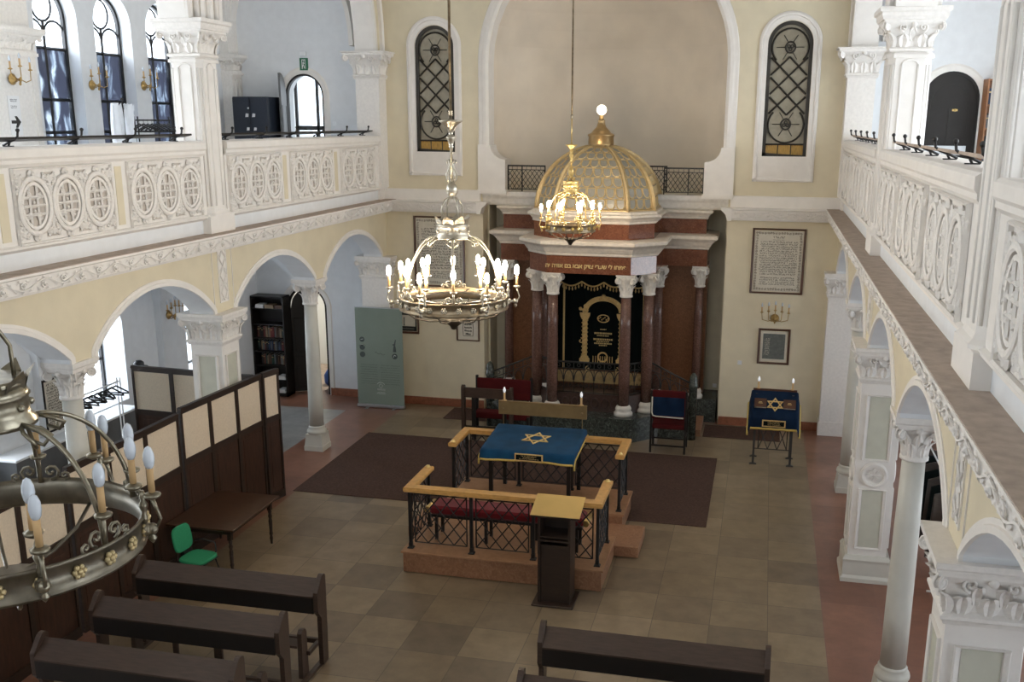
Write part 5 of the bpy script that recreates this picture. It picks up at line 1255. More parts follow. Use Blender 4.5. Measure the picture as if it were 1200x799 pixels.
# ================================================================== PEWS
def pew(x0, x1, y, label):
    t = thing('pew', label, 'pew', ((x0+x1)/2, y, 0), 0, 'dark pews with sloping book boards'); O = ((x0+x1)/2, y, 0)
    for x in (x0, x1):
        m = MB(O); s = .028
        m.prism([(y-.06, .03), (y+.08, .03), (y+.10, .95), (y+.10, 1.13)] + [(y+.04+.06*math.cos(a), 1.13+.05*math.sin(a)) for a in [PI*i/6 for i in range(1, 6)]] + [(y-.03, 1.14), (y-.14, 1.01), (y-.14, .76), (y-.06, .66)], 'x', x-s, x+s)
        m.build('end_panel', 'pew_wood', t)
        m = MB(O); m.prism([(y-.42, .03), (y-.26, .03), (y-.27, .58), (y-.30, .63), (y-.36, .64), (y-.40, .60)], 'x', x-.10*(1 if x == x1 else -1)-s, x-.10*(1 if x == x1 else -1)+s); m.build('seat_end', 'pew_wood', t)
        m = MB(O); m.box(x-.03-(.04 if x == x1 else -.04), x+.03-(.04 if x == x1 else -.04), y-.50, y+.16, 0, .035); m.build('foot_rail', 'pew_wood', t)
    m = MB(O); m.loft([[(x0+.028, y-.155, .945), (x1-.028, y-.155, .945), (x1-.028, y-.155, .965), (x0+.028, y-.155, .965)], [(x0+.028, y+.05, 1.095), (x1-.028, y+.05, 1.095), (x1-.028, y+.05, 1.115), (x0+.028, y+.05, 1.115)]]); m.build('book_board', 'pew_wood', t)
    m = MB(O); m.box(x0+.028, x1-.028, y-.15, y-.125, .74, .95); m.box(x0+.028, x1-.028, y-.125, y+.03, .74, .76); m.box(x0+.028, x1-.028, y+.03, y+.05, .74, 1.09); m.build('book_shelf', 'black_wood', t)
    m = MB(O); m.box(x0+.13, x1-.13, y-.42, y-.24, .42, .45); m.build('seat', 'pew_wood', t)
    m = MB(O); m.box((x0+x1)/2-.05, (x0+x1)/2+.05, y-.36, y-.32, .0, .42); m.box(x0+.60, x0+.66, y-.36, y-.32, .0, .42); m.build('leg', 'pew_wood', t)
    m = MB(O); m.box(x0, x1, y-.02, y+.02, .28, .34)
    for x in (x0+.05, x1-.05): m.box(x-.02, x+.02, y-.30, y+.02, .28, .33)
    m.build('stretcher', 'pew_wood', t)
pew(-3.93, -1.52, -11.32, 'dark pew at the lower left, the farthest of three, behind the green chair')
pew(-3.82, -1.52, -12.30, 'dark pew at the lower left, the middle one of three')
pew(-3.80, -1.52, -13.28, 'dark pew at the lower left, the one nearest the camera in front of two others')
pew(1.33, 3.73, -11.85, 'dark pew standing alone at the bottom right, in front of the lectern')
pew(1.33, 3.73, -12.86, 'dark pew cut by the bottom edge, only its post top showing beside the lone pew')
# ================================================================== TABLE AND GREEN CHAIR
t = thing('wooden_table', 'brown wooden table with turned legs against the dark partition', 'table', (-4.27, -8.74, 0)); O = (-4.27, -8.74, 0)
m = MB(O); m.bbox(-4.79, -3.72, -9.46, -8.02, .735, .765, .006); m.build('tabletop', 'table_wood', t)
m = MB(O)
for a in (-4.74, -3.82): m.box(a-.01, a+.01, -9.38, -8.10, .65, .735)
for a in (-9.36, -8.12): m.box(-4.74, -3.82, a-.01, a+.01, .65, .735)
m.build('apron', 'dark_wood', t)
for x in (-4.72, -3.84):
    for y in (-9.34, -8.14):
        m = MB(O); m.sq([(.03, .03, .56), (.03, .03, .735)], (x, y)); m.lathe([(.018, 0), (.022, .05), (.028, .10), (.02, .13), (.03, .17), (.024, .2), (.03, .38), (.022, .42), (.032, .46), (.022, .50), (.03, .54), (.02, .56)], (x, y, 0), 12); m.build('leg', 'dark_wood', t)
t = thing('office_chair', 'green upholstered chair with black tubular legs, pulled up to the brown table', 'chair', (-4.10, -9.78, 0), -.12)
m = MB(); 
def cush(m, a, b, c, d, z0, z1):
    pts = [(a+(c-a)*.5+(c-a)/2*abs(math.cos(k))**.55*(1 if math.cos(k) > 0 else -1), b+(d-b)*.5+(d-b)/2*abs(math.sin(k))**.55*(1 if math.sin(k) > 0 else -1)) for k in [2*PI*i/24+.01 for i in range(24)]]
    cx, cy = (a+c)/2, (b+d)/2
    m.loft([[(cx+(x-cx)*f, cy+(y-cy)*f, z) for x, y in pts] for f, z in ((.94, z0), (1, z0+.015), (1, z1-.015), (.92, z1))], True, True, True)
cush(m, -.22, -.22, .22, .22, .435, .485); m.build('seat', 'green_fabric', t)
m = MB(); m.T = Matrix.Translation((-.245, 0, .72)) @ Matrix.Rotation(-PI/2-.16, 4, 'Y') @ Matrix.Rotation(PI/2, 4, 'Z'); cush(m, -.19, -.19, .19, .19, -.02, .025); m.T = None; m.build('backrest', 'green_fabric', t)
m = MB(); m.box(-.20, .20, -.19, .19, .415, .436); m.box(-.26, -.20, -.04, .04, .42, .56); m.build('seat_shell', 'black_plastic', t)
for s in (-1, 1):
    m = MB(); m.tube([(-.24, s*.20, .005), (-.14, s*.19, .40), (-.10, s*.18, .42)], .011, 6); m.build('leg', 'iron', t)
    m = MB(); m.tube([(.26, s*.20, .005), (.14, s*.19, .40), (.10, s*.18, .42)], .011, 6); m.build('leg', 'iron', t)
m = MB(); m.tube([(.10, .21, .42), (.12, .25, .47), (.10, .26, .60), (-.12, .26, .62), (-.22, .22, .60)], .012, 6); m.build('arm', 'black_plastic', t)
# ================================================================== PARTITIONS
def partition(pts, label, widths, zt=2.20):
    zc0, zc1 = zt-.80, zt-.10
    a, b = pts; t = thing('partition_screen', label, 'partition', (a[0], a[1], 0), 0, 'dark wooden screens with cloth windows')
    O = (a[0], a[1], 0); L = math.hypot(b[0]-a[0], b[1]-a[1]); ux, uy = (b[0]-a[0])/L, (b[1]-a[1])/L; nx_, ny_ = -uy, ux
    def sl(m, u0, u1, z0, z1, d):
        q = [(a[0]+ux*u+nx_*v, a[1]+uy*u+ny_*v) for u, v in ((u0, -d), (u1, -d), (u1, d), (u0, d))]
        m.loft([[(x, y, z) for x, y in q] for z in (z0, z1)])
    m = MB(O); us_ = [L*k/widths for k in range(widths+1)]
    for k, u in enumerate(us_): sl(m, max(0, u-.04), min(L, u+.04), 0, zt-.06, .028)
    sl(m, 0, L, zt-.07, zt, .035)
    sl(m, .04, L-.04, zc1, zt-.07, .02); sl(m, .04, L-.04, zc0-.10, zc0, .024); sl(m, .04, L-.04, 0, .14, .03)
    m.build('frame', 'dark_wood', t)
    for u0, u1 in zip(us_, us_[1:]):
        m = MB(O); sl(m, u0+.04, u1-.04, zc0, zc1, .008); m.build('cloth_window', 'cloth_screen', t)
        m = MB(O); sl(m, u0+.04, u1-.04, .14, zc0-.10, .010); sl(m, u0+.12, u1-.12, .22, zc0-.18, .016); m.build('lower_panel', 'panel_wood', t)
    return t
partition(((-4.695, -6.62), (-4.84, -8.80)), 'dark wooden screen with cloth windows behind the brown table', 3, 2.32)
partition(((-4.845, -8.86), (-4.86, -11.30)), 'middle length of the dark wooden screen, beside the unlit chandelier', 3, 2.26)
partition(((-4.86, -11.36), (-4.86, -13.80)), 'length of the dark wooden screen at the lower left corner, beside the pews', 3, 2.20)
partition(((-4.60, -6.17), (-4.69, -6.565)), 'narrow end leaf of the dark wooden screen, nearest the round column', 1, 2.32)
partition(((-7.42, -6.15), (-5.0, -6.30)), 'separate dark screen with cloth windows in the left aisle, behind the long one', 3)
# ================================================================== ROLL-UP BANNER
t = thing('rollup_banner', 'grey green roll-up banner with small dark emblems beside the left pilaster', 'banner', (-5.0, -.52, 0)); O = (-5.0, -.52, 0)
bx0, bx1, by = -5.55, -4.42, -.52
m = MB(O); m.box(bx0, bx1, by-.003, by+.003, .07, 2.34); m.build('sheet', 'banner_green', t)
m = MB(O); m.bbox(bx0-.01, bx1+.01, by-.06, by+.06, .015, .085, .01); m.box(bx0-.005, bx1+.005, by-.012, by+.012, 2.335, 2.36)
for x in (-5.3, -4.65): m.box(x-.03, x+.03, by-.16, by+.16, 0, .015)
m.build('base', 'aluminium', t)
m = MB(O); m.cyl((-5.0, by+.03, .08), (-5.0, by+.03, 2.34), .01, None, 6); m.build('pole', 'aluminium', t)
m = MB(O); Y = by-.004
def disc(m, x, z, r, y=Y): m.prism([(x+r*math.cos(2*PI*i/16), z+r*math.sin(2*PI*i/16)) for i in range(16)], 'y', y-.001, y)
for x, z, r in ((-5.40, 1.60, .062), (-5.40, 1.42, .066), (-5.40, 1.25, .066), (-4.62, 1.24, .066)): disc(m, x, z, r)
m.prism([(-4.60, 1.50), (-4.585, 1.62), (-4.60, 1.64), (-4.63, 1.53), (-4.67, 1.52), (-4.66, 1.49)], 'y', Y-.001, Y)
m.prism([(-4.66, 1.34), (-4.58, 1.34), (-4.59, 1.44), (-4.61, 1.52), (-4.63, 1.52), (-4.65, 1.44)], 'y', Y-.001, Y)
m.tube([(-5.10+u*.24, Y, 1.31+.014*math.sin(u*14)-.05*u) for u in [i/16 for i in range(17)]], .004, 4)
for r_ in range(9): glyphs(m, -5.47, -5.04, 1.02-r_*.055-.012, 1.02-r_*.055, 1, Y, seed=r_, gap=0); glyphs(m, -4.98, -4.50, 1.02-r_*.055-.012, 1.02-r_*.055, 1, Y, seed=r_+30, gap=0)
m.build('emblems', 'banner_mark', t)
m = MB(O)
m.tube([(-5.40+.05*math.cos(a), Y-.002, 1.44+.04*math.sin(a)) for a in [PI*i/8 for i in range(9)]], .005, 4); m.tube([(-4.65, Y-.002, 1.22), (-4.63, Y-.002, 1.27), (-4.59, Y-.002, 1.25)], .008, 4); m.tube([(-5.43, Y-.002, 1.60), (-5.37, Y-.002, 1.61)], .006, 4)
cx, cz = -4.98, .50
for k in range(16): a = 2*PI*k/16; m.prism([(cx+.048*math.cos(a-.1), cz+.03+.048*math.sin(a-.1)), (cx+.048*math.cos(a+.1), cz+.03+.048*math.sin(a+.1)), (cx+.026*math.cos(a), cz+.03+.026*math.sin(a))], 'y', Y-.001, Y)
m.tube([(cx+.10*math.cos(a), Y-.001, cz+.02+.09*math.sin(a)) for a in [PI*.15+PI*.7*i/10 for i in range(11)]], .006, 4)
for k in range(5): m.tube([(cx-.08+k*.04, Y-.001, cz-.04), (cx-.08+k*.04, Y-.001, cz-.085), (cx-.06+k*.04, Y-.001, cz-.085), (cx-.06+k*.04, Y-.001, cz-.04)], .005, 4)
glyphs(m, cx-.10, cx+.10, cz-.135, cz-.118, 1, Y, seed=5, gap=0); glyphs(m, cx-.11, cx+.11, cz-.165, cz-.148, 1, Y, seed=6, gap=0)
m.build('white_logo', 'banner_light', t)
# ================================================================== LEFT AISLE: BOOKCASE, DOOR, RACKS
bc = thing('bookcase', 'black bookcase full of books at the end of the left aisle', 'bookcase', (-7.93, .02, 0)); O = (-7.93, .02, 0)
x0, x1, y0, y1, zt = -8.33, -7.50, -.16, .22, 2.42
m = MB(O); m.box(x0, x0+.03, y0, y1, 0, zt); m.box(x1-.03, x1, y0, y1, 0, zt); m.box(x0, x1, y1-.02, y1, 0, zt); m.box(x0, x1, y0, y1, zt-.03, zt); m.box(x0, x1, y0, y1, 0, .08); m.build('carcass', 'black_wood', bc)
SH = [.40, .74, 1.08, 1.40, 1.74, 2.12]
for z in SH: m = MB(O); m.box(x0+.03, x1-.03, y0+.01, y1-.02, z-.012, z+.012); m.build('shelf', 'black_wood', bc)
BC = {}
for nme, c in (('book_red', (.16, .03, .03)), ('book_green', (.03, .075, .06)), ('book_blue', (.03, .05, .10)), ('book_brown', (.10, .055, .035)), ('book_black', (.02, .02, .022)), ('book_tan', (.30, .22, .14)), ('book_grey', (.16, .17, .18))): plain(nme, c, .6, var=0)
def shelf_of_books(xa, xb, yb, z, hmax, group, lab, seed, cols, dx=(1, 0)):
    rnd = random.Random(seed); x = xa; i = 0
    while True:
        w_ = rnd.uniform(.028, .048); h = hmax*rnd.uniform(.78, 1.0); d = rnd.uniform(.17, .21)
        if x+w_ > xb: break
        c = rnd.choice(cols)
        m = MB(); m.box(0, w_, -d, 0, 0, h); m.m = 1; m.box(.003, w_-.003, -d+.004, -.001, h, h+.001); m.m = 2; m.box(.002, w_-.002, -d-.001, -d, h*.72, h*.80)
        o = m.build('book', [c, 'paper', 'gold_letters' if rnd.random() < .6 else c]); o.location = (x, yb, z) if dx[0] else (yb, x, z)
        if not dx[0]: o.rotation_euler = (0, 0, -PI/2)
        tag(o, lab, 'book', group); x += w_+.002; i += 1
cols = ['book_red', 'book_green', 'book_blue', 'book_brown', 'book_black', 'book_grey', 'book_tan', 'book_brown', 'book_black', 'book_red']
shelf_of_books(-8.20, -7.56, .18, .752, .26, 'books on the lowest full shelf of the black bookcase', 'old bound book in the lowest packed row of the black bookcase', 1, cols)
shelf_of_books(-8.28, -7.56, .18, 1.092, .25, 'books on the middle full shelf of the black bookcase', 'old bound book in the middle packed row of the black bookcase', 2, cols)
shelf_of_books(-8.28, -7.56, .18, 1.412, .27, 'books on the top full shelf of the black bookcase', 'old bound book in the uppermost packed row of the black bookcase', 3, cols)
for k, (x, w_, c, z, lab) in enumerate(((-8.22, .20, 'white_paper', 2.132, 'loose white papers at the left of the top bookcase shelf'), (-7.98, .22, 'book_tan', 2.132, 'flat tan volume lying in the middle of the top bookcase shelf'), (-7.73, .20, 'book_brown', 2.132, 'flat brown volume lying at the right of the top bookcase shelf'), (-7.75, .20, 'white_paper', .412, 'white papers on the low bookcase shelf beside the screen'), (-7.76, .19, 'white_paper', .082, 'white papers on the bottom of the bookcase'))):
    m = MB(); m.box(0, w_, -.16, .10, 0, .05); m.box(.01, w_-.01, -.17, .08, .05, .085); o = m.build('paper_stack', c); o.location = (x, .02, z); tag(o, lab, 'papers')
# arched door of the left aisle, leaf swung into the passage
st_ = MB()
st_.strip(archpath(-7.62, -6.58, 0, 2.12, .52, 'ell', 20), 'y', .25, [(0, 0), (0, -.02), (.10, -.03), (.12, 0)])
struct('trim_aisle_door', st_, 'white_plaster')
m = MB(); m.strip(archpath(-7.60, -6.60, 0, 2.12, .50, 'ell', 18), 'y', .34, [(0, 0), (0, -.05), (-.05, -.05), (-.05, 0)]); fr_ = struct('door_1', m, 'dark_door')
def leafdoor(name, hinge, ang, w_, zs, rise, z0, mat_, parent, side, th=.045, nm='leaf'):
    """half of an arched double door; side=+1 when the low edge of the arch is at the hinge"""
    m = MB(); pts = [(0, z0)] + [(w_*t, z0+zs+rise*math.sqrt(max(0, 1-(1-t)**2))) for t in [i/10 for i in range(11)]] + [(w_, z0)]
    T = Matrix.Translation((hinge[0], hinge[1], 0)) @ Matrix.Rotation(ang, 4, 'Z'); m.T = T
    m.prism(pts, 'y', -th/2, th/2)
    for za, zb in ((z0+.15, z0+.85), (z0+1.0, z0+zs*.88)):
        path = [(w_*.16, za), (w_*.16, zb), (w_*.84, zb), (w_*.84, za)]
        for sg in (-1, 1): m.strip(path, 'y', sg*th/2, [(0, 0), (0, sg*.012), (.03, sg*.015), (.04, 0)], True)
    return m.build(nm, mat_, parent)
l1 = leafdoor('l', (-7.56, .36), .45, .50, 2.05, .50, .01, 'dark_door', fr_, 1)
l2 = leafdoor('r', (-6.66, .40), PI-1.15, .50, 2.05, .50, .01, 'dark_door', fr_, 1)
# passage behind that door
m = MB(); m.quad((-8.2, .6, 0), (-5.4, .6, 0), (-5.4, 3.2, 0), (-8.2, 3.2, 0)); m.m = 1
m.quad((-8.2, .6, 0), (-8.2, 3.2, 0), (-8.2, 3.2, 3.2), (-8.2, .6, 3.2)); m.quad((-8.2, 3.2, 0), (-5.4, 3.2, 0), (-5.4, 3.2, 3.2), (-8.2, 3.2, 3.2)); m.quad((-5.4, .6, 0), (-5.4, 3.2, 0), (-5.4, 3.2, 3.2), (-5.4, .6, 3.2)); m.quad((-8.2, .6, 3.2), (-5.4, .6, 3.2), (-5.4, 3.2, 3.2), (-8.2, 3.2, 3.2))
struct('wall_passage', m, ['ledge_brown', 'bright_room'])
lp = window_light(-6.7, 1.9, 3.1, .5, .5, 45, 'Y', (1, .9, .75)); lp.rotation_euler = (0, 0, 0); lp.name = 'passage_fill'  # unseen fill light added to brighten the closed passage
m = MB(); o = thing('blue_bag', 'blue bag standing on the passage floor behind the aisle door', 'bag', (-6.95, 1.2, 0)); m.lathe([(.14, 0), (.20, .06), (.21, .26), (.13, .38), (.06, .42)], (0, 0, 0), 12); m.build('body', 'blue_bag', o); m = MB(); m.tube([(-.05, 0, .40), (-.04, 0, .50), (.04, 0, .50), (.05, 0, .40)], .01, 5); m.build('handle', 'blue_bag', o)
o = thing('storage_shelf', 'low dark cupboard in the passage behind the aisle door', 'cupboard', (-6.85, 1.9, 0)); m = MB(); m.bbox(-.35, .35, -.2, .2, 0, .82, .01); m.build('body', 'black_wood', o); m = MB(); m.box(-.33, -.01, -.21, -.2, .05, .78); m.box(.01, .33, -.21, -.2, .05, .78); m.build('door', 'dark_wood', o)
# hangers on chrome garment racks
def hanger_mesh():
    m = MB(); m.tube([(0, 0, .0), (0, 0, -.05), (0, 0, -.06)], .004, 4); m.tube([(.02, 0, 0), (.015, 0, .025), (-.01, 0, .025), (0, 0, 0)], .003, 4)
    m.tube([(0, 0, -.05), (0, .20, -.15), (0, .21, -.17), (0, -.21, -.17), (0, -.20, -.15), (0, 0, -.05)], .014, 5); h = m.build('hanger', 'black_plastic'); me = h.data; bpy.data.objects.remove(h); return me
hm = hanger_mesh()
def rack(x, y0, y1, zt, label, n, hlab, grp, z0=0, metal_='white_paint'):
    t = thing('garment_rack', label, 'rack', (x, (y0+y1)/2, z0)); O = (x, (y0+y1)/2, z0)
    m = MB(O); m.tube([(x, y0, zt), (x, y1, zt)], .014, 6); m.build('hanging_bar', metal_, t)
    for y in (y0, y1):
        m = MB(O); m.tube([(x-.03, y, z0+.05), (x-.03, y, zt+.06), (x+.03, y, zt+.06), (x+.03, y, z0+.05)], .012, 6); m.tube([(x-.22, y, z0+.05), (x+.22, y, z0+.05)], .014, 6)
        for q in (-.2, .2): m.ball((x+q, y, z0+.026), .026, 8, 5)
        m.build('end_frame', metal_, t)
    for k in range(n):
        o = bpy.data.objects.new('clothes_hanger', hm); COL.objects.link(o); o.location = (x, y0+.08+(y1-y0-.16)*k/max(1, n-1), zt-.012); o.rotation_euler = (0, 0, PI/2+random.uniform(-.35, .35)); tag(o, hlab, 'hanger', grp)
rack(-7.1, -8.15, -7.0, 2.14, 'white metal garment rack in the left aisle with black hangers', 9, 'black plastic hanger on the white rack in the left aisle', 'black hangers on the rack in the left aisle')
rack(-6.75, -6.35, -5.35, 6.42, 'garment rack on the left gallery in front of the tall windows', 8, 'black hanger on the rack on the left gallery', 'black hangers on the gallery rack', 5.0, 'iron')
# white shawl hung upstairs
t = thing('white_shawl', 'white prayer shawl hanging in front of the gallery windows', 'shawl', (-6.75, -6.68, 5.0)); O = (-6.75, -6.68, 5.0)
m = MB(O); m.cyl((-6.75, -6.68, 5.02), (-6.75, -6.68, 6.72), .014, None, 8); m.lathe([(.16, 5.0), (.16, 5.015), (.02, 5.03)], (-6.75, -6.68, 0), 12); m.ball((-6.75, -6.68, 6.74), .028, 8, 5); m.build('stand', 'iron', t)
m = MB(O)
m.tube([(-6.75, -6.90, 6.60), (-6.75, -6.46, 6.60)], .012, 6); m.build('crossbar', 'iron', t)
for (ya, yb, z0, ph_) in ((-6.98, -6.72, 5.6, 0.0), (-6.66, -6.40, 5.75, 1.7)):
    m = MB(O); rings = []
    for j in range(9):
        u = j/8; z = 6.66-u*(6.66-z0); wv = .5+.5*u; yc = (ya+yb)/2; hw = (yb-ya)/2*(.75+.25*math.sin(u*5+ph_))
        rings.append([(-6.75+.05*wv*math.sin(i*1.5+ph_+u*2)+.04*math.sin(2*PI*i/18), yc+hw*math.cos(2*PI*i/18), z+.03*math.sin(i*1.7+ph_)*(1 if j in (0, 8) else .3)) for i in range(18)])
    m.loft(rings, True, True, True); m.build('hanging_fold', 'white_cloth', t)
# framed text on the wall of the left aisle
t = thing('wall_poster', 'framed sheet of Hebrew text on the left aisle wall, beside the unlit chandelier', 'poster', (-8.20, -7.20, 1.2)); O = (-8.34, -7.22, 1.2)
m = MB(O); m.box(-8.335, -8.318, -7.52, -6.92, 1.28, 2.20); m.build('frame', 'black_wood', t)
m = MB(O); m.box(-8.321, -8.316, -7.49, -6.95, 1.32, 2.16); m.build('sheet', 'paper', t)
m = MB(O); m.T = Matrix.Translation((-8.316, 0, 0)) @ Matrix.Rotation(PI/2, 4, 'Z'); glyphs(m, -7.46, -6.98, 1.38, 2.12, 16, -.001, seed=12); m.T = None; m.build('writing', 'ink', t)
# white aisle counter below the windows and dark coats on the right
t = thing('window_bench', 'grey fronted low cabinet below the aisle windows on the left', 'cabinet', (-8.1, -7.1, 0)); O = (-8.1, -7.1, 0)
m = MB(O); m.box(-8.33, -7.92, -8.6, -5.4, 0, 1.16); m.build('body', 'counter_grey', t); m = MB(O); m.bbox(-8.34, -7.88, -8.64, -5.36, 1.16, 1.20, .005); m.build('top', 'white_paint', t)
t = thing('dark_hat', 'round black hat on top of the rack behind the aisle screen', 'hat', (-7.55, -5.75, 2.06)); m = MB(); m.lathe([(.15, 0), (.16, .012), (.095, .02), (.09, .09), (.05, .125), (.001, .13)], (0, 0, 0), 16); m.build('felt', 'black_plastic', t)
t = thing('hat_shelf', 'narrow stand carrying the black hat behind the aisle screen', 'stand', (-7.55, -5.75, 0)); m = MB(); m.cyl((0, 0, .02), (0, 0, 2.05), .02, None, 8); m.lathe([(.2, 0), (.2, .02), (.03, .04)], (0, 0, 0), 14); m.lathe([(.12, 2.04), (.12, 2.06)], (0, 0, 0), 14); m.build('stem', 'dark_wood', t)
t = thing('coat_rack', 'rack of dark coats glimpsed between the columns of the right aisle', 'rack', (6.2, -6.4, 0)); O = (6.2, -6.4, 0)
m = MB(O); m.tube([(6.2, -7.6, 1.5), (6.2, -5.2, 1.5)], .014, 6)
for y in (-7.6, -5.2): m.tube([(6.2, y, .02), (6.2, y, 1.5)], .014, 6); m.tube([(5.98, y, .02), (6.42, y, .02)], .016, 6)
m.build('frame', 'white_paint', t)
for k in range(7):
    y = -7.4+k*.32; c = MB((6.2, y, .4)); rings = []
    for z, w_, d in ((1.46, .05, .03), (1.40, .22, .05), (1.0, .24, .07), (.45, .27, .09)): rings.append([(6.2+w_*(1+.08*math.sin(i*2.3+k))*math.cos(2*PI*i/14), y+d*math.sin(2*PI*i/14), z) for i in range(14)])
    c.loft(rings, True, True, True); o = c.build('hanging_coat', 'black_velvet' if k % 2 else 'dark_wood', None, (6.2, y, .4)); tag(o, 'dark coat hanging on the rack in the right aisle', 'coat', 'dark coats in the right aisle')
# ================================================================== GALLERIES
# left gallery doorway with its glazed screen, open leaf and the room beyond
m = MB(); m.strip(archpath(-7.22, -6.30, 5.0, 6.96, .47, 'ell', 24), 'y', 0.0, [(0, 0), (0, -.015), (.10, -.025), (.14, -.005), (.14, 0)]); struct('trim_gallery_door_left', m, 'white_plaster')
m = MB(); m.strip(archpath(-7.22, -6.30, 5.0, 6.96, .47, 'ell', 24), 'y', .06, [(0, .05), (0, -.05), (-.045, -.05), (-.045, .05)]); d2 = struct('door_2', m, 'dark_door')
leafdoor('leaf', (-7.20, -.03), -PI/2+.22, .50, 1.95, .46, 5.02, 'grey_door', d2, 1)
m = MB(); m.quad((-7.9, .4, 5.0), (-5.6, .4, 5.0), (-5.6, 2.8, 5.0), (-7.9, 2.8, 5.0)); m.quad((-7.9, .4, 5), (-7.9, 2.8, 5), (-7.9, 2.8, 8), (-7.9, .4, 8)); m.quad((-5.6, .4, 5), (-5.6, 2.8, 5), (-5.6, 2.8, 8), (-5.6, .4, 8)); m.quad((-7.9, .4, 8), (-5.6, .4, 8), (-5.6, 2.8, 8), (-7.9, 2.8, 8)); struct('wall_lobby', m, 'bright_room')
m = MB()
for x in (-7.75, -7.20, -6.80, -6.74): m.box(x-.03, x+.03, 1.6, 1.66, 5.0, 7.6)
for z in (5.03, 6.25, 7.5): m.box(-7.75, -6.74, 1.6, 1.66, z-.05, z+.05)
m.box(-6.74, -5.7, 1.6, 1.63, 5, 5.1); w9 = struct('window_9', m, 'dark_door'); m = MB(); m.quad((-7.75, 1.63, 5), (-6.74, 1.63, 5), (-6.74, 1.63, 7.5), (-7.75, 1.63, 7.5)); m.build('pane', 'clear_pane', w9)
# right gallery door, closed
m = MB(); m.strip(archpath(6.32, 7.36, 5.0, 6.92, .52, 'ell', 24), 'y', 0.0, [(0, 0), (0, -.015), (.10, -.025), (.14, -.005), (.14, 0)]); struct('trim_gallery_door_right', m, 'white_plaster')
m = MB(); fn = archpath(6.32, 7.36, 5.0, 6.92, .52, 'ell', 20); m.prism(fn, 'y', .06, .10)
m.strip(archpath(6.32, 7.36, 5.0, 6.92, .52, 'ell', 20), 'y', .06, [(0, 0), (0, -.03), (-.05, -.03), (-.05, 0)]); m.strip(archpath(6.50, 7.18, 6.3, 6.80, .40, 'ell', 16), 'y', .06, [(0, 0), (0, -.012), (.03, -.012), (.03, 0)])
for z in (5.2, 6.1): m.box(6.45, 7.23, .045, .06, z, z+.05)
m.box(6.82, 6.86, .04, .06, 5.0, 6.75); d3 = struct('door_3', m, 'dark_door')
m = MB(); m.ball((6.93, .03, 6.71), .03, 8, 5); m.box(6.88, 6.98, .035, .045, 6.69, 6.73); m.build('door_plate', 'brass', d3)
m = MB(); m.box(6.34, 7.20, .03, .045, 5.85, 6.03); m.build('kick_panel', 'aluminium', d3)
# dark cabinet in the left gallery
t = thing('metal_cabinet', 'blue black two-door cabinet with white stickers on the left gallery', 'cabinet', (-7.66, -.55, 5.0)); O = (-7.66, -.55, 5.0)
m = MB(O); m.bbox(-8.08, -7.24, -.80, -.25, 5.0, 6.92, .008); m.build('body', 'cabinet_blue_black', t)
for a, b in ((-8.07, -7.67), (-7.655, -7.25)): m = MB(O); m.bbox(a, b, -.825, -.80, 5.04, 6.90, .004); m.build('door', 'cabinet_blue_black', t)
m = MB(O)
for x, z, r in ((-7.70, 6.68, .02), (-7.74, 6.53, .04), (-7.58, 6.53, .04), (-7.73, 6.24, .035), (-7.56, 6.24, .035)): m.prism([(x-r, z-r), (x+r*.8, z-r*.9), (x+r, z+r*.8), (x-r*.6, z+r)], 'y', -.83, -.826)
m.build('stickers', 'white_paper', t)
# exit sign
t = thing('exit_sign', 'green emergency exit sign above the open arched gallery door', 'sign', (-6.72, 0, 7.52)); O = (-6.72, 0, 7.52)
m = MB(O); m.box(-6.82, -6.63, -.03, 0, 7.50, 7.76); m.build('plate', 'sign_green', t)
m = MB(O); m.box(-6.77, -6.765+.01, -.032, -.03, 7.53, 7.73); m.box(-6.77, -6.68, -.032, -.03, 7.715, 7.73); m.box(-6.69, -6.68, -.032, -.03, 7.53, 7.73)
m.ball((-6.72, -.032, 7.695), .013, 8, 5); m.tube([(-6.725, -.032, 7.67), (-6.735, -.032, 7.62), (-6.71, -.032, 7.58), (-6.715, -.032, 7.54)], .008, 5); m.tube([(-6.735, -.032, 7.62), (-6.75, -.032, 7.58), (-6.76, -.032, 7.57)], .008, 5); m.tube([(-6.75, -.032, 7.65), (-6.725, -.032, 7.665), (-6.70, -.032, 7.64)], .007, 5)
m.build('running_figure', 'white_paper', t)
m = MB(O); m.bbox(-6.80, -6.66, -.06, 0, 7.80, 7.90, .01); m.build('lamp', 'white_paint', t)
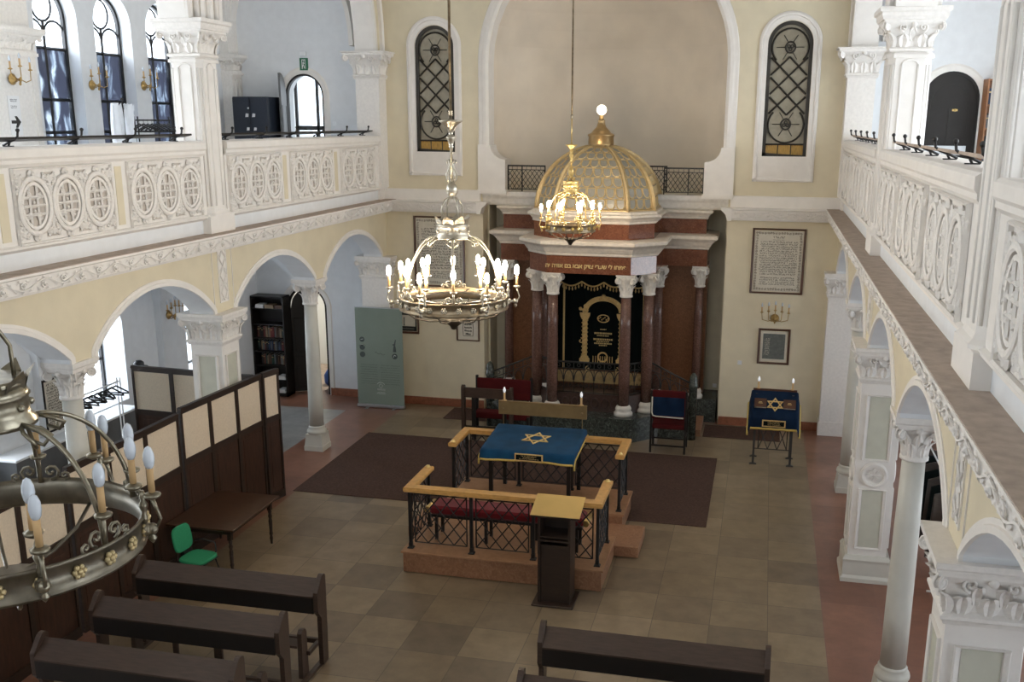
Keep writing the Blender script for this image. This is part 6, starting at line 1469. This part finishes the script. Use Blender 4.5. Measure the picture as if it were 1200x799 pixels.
# arrow notice on the gallery pier
t = thing('arrow_notice', 'white notice with a black arrow on the pilaster at the left edge', 'sign', (-8.245, -7.30, 6.48), PI/2)
m = MB(); m.box(-.13, .13, -.006, 0, -.30, .30); m.build('sheet', 'white_paper', t)
m = MB(); m.prism([(-.10, -.125), (.01, -.125), (-.02, -.19), (.03, -.19), (.11, -.10), (.03, -.01), (-.02, -.01), (.01, -.075), (-.10, -.075)], 'y', -.008, -.006); glyphs(m, -.08, .06, .10, .15, 2, -.006, seed=3); glyphs(m, -.08, .08, .20, .25, 2, -.006, seed=4); m.build('arrow', 'ink', t)
# bookcase of the right gallery
t = thing('gallery_bookcase', 'brown open bookcase beside the dark arched door on the right gallery', 'bookcase', (7.79, -.28, 5.0)); O = (7.62, -.28, 5.0)
m = MB(O); m.box(7.22, 7.25, -.50, -.02, 5.0, 7.28); m.box(8.02, 8.05, -.5, -.02, 5, 7.28); m.box(7.22, 8.05, -.04, -.02, 5, 7.28); m.build('carcass', 'shelf_wood', t)
for z in (5.1, 5.52, 5.94, 6.36, 6.80, 7.26): m = MB(O); m.box(7.25, 8.02, -.49, -.04, z-.014, z+.014); m.build('shelf', 'shelf_wood', t)
for i, (z, w0) in enumerate(((5.534, 7.27), (5.954, 7.27), (6.374, 7.27), (6.814, 7.27))):
    shelf_of_books(w0+.17, w0+.53, -.18, z, .30, 'books on shelf %s of the brown gallery bookcase' % ('one', 'two', 'three', 'four')[i], 'dark bound book on the %s shelf of the brown gallery bookcase' % ('lowest', 'second lowest', 'second highest', 'highest')[i], 20+i, ['book_blue', 'book_black', 'book_blue', 'book_grey', 'white_paper'] if i == 2 else ['book_blue', 'book_black', 'book_brown'])
# small fittings on the walls
for nm, lab, loc, rz in (('wall_socket', 'white socket on the recess wall right of the ark', (2.52, .995, .62), 0), ('light_switch', 'white switch on the back wall right of the ark', (3.07, 0, 1.42), 0), ('light_switch', 'small switch plate right of the arched gallery door', (-6.07, 0, 6.36), 0)):
    t = thing(nm, lab, 'switch', loc, rz); m = MB(); m.bbox(-.045, .045, -.012, 0, -.045, .045, .004); m.build('plate', 'white_paint', t); m = MB(); m.box(-.018, .018, -.018, -.012, -.025, .025); m.build('rocker', 'white_paint', t)
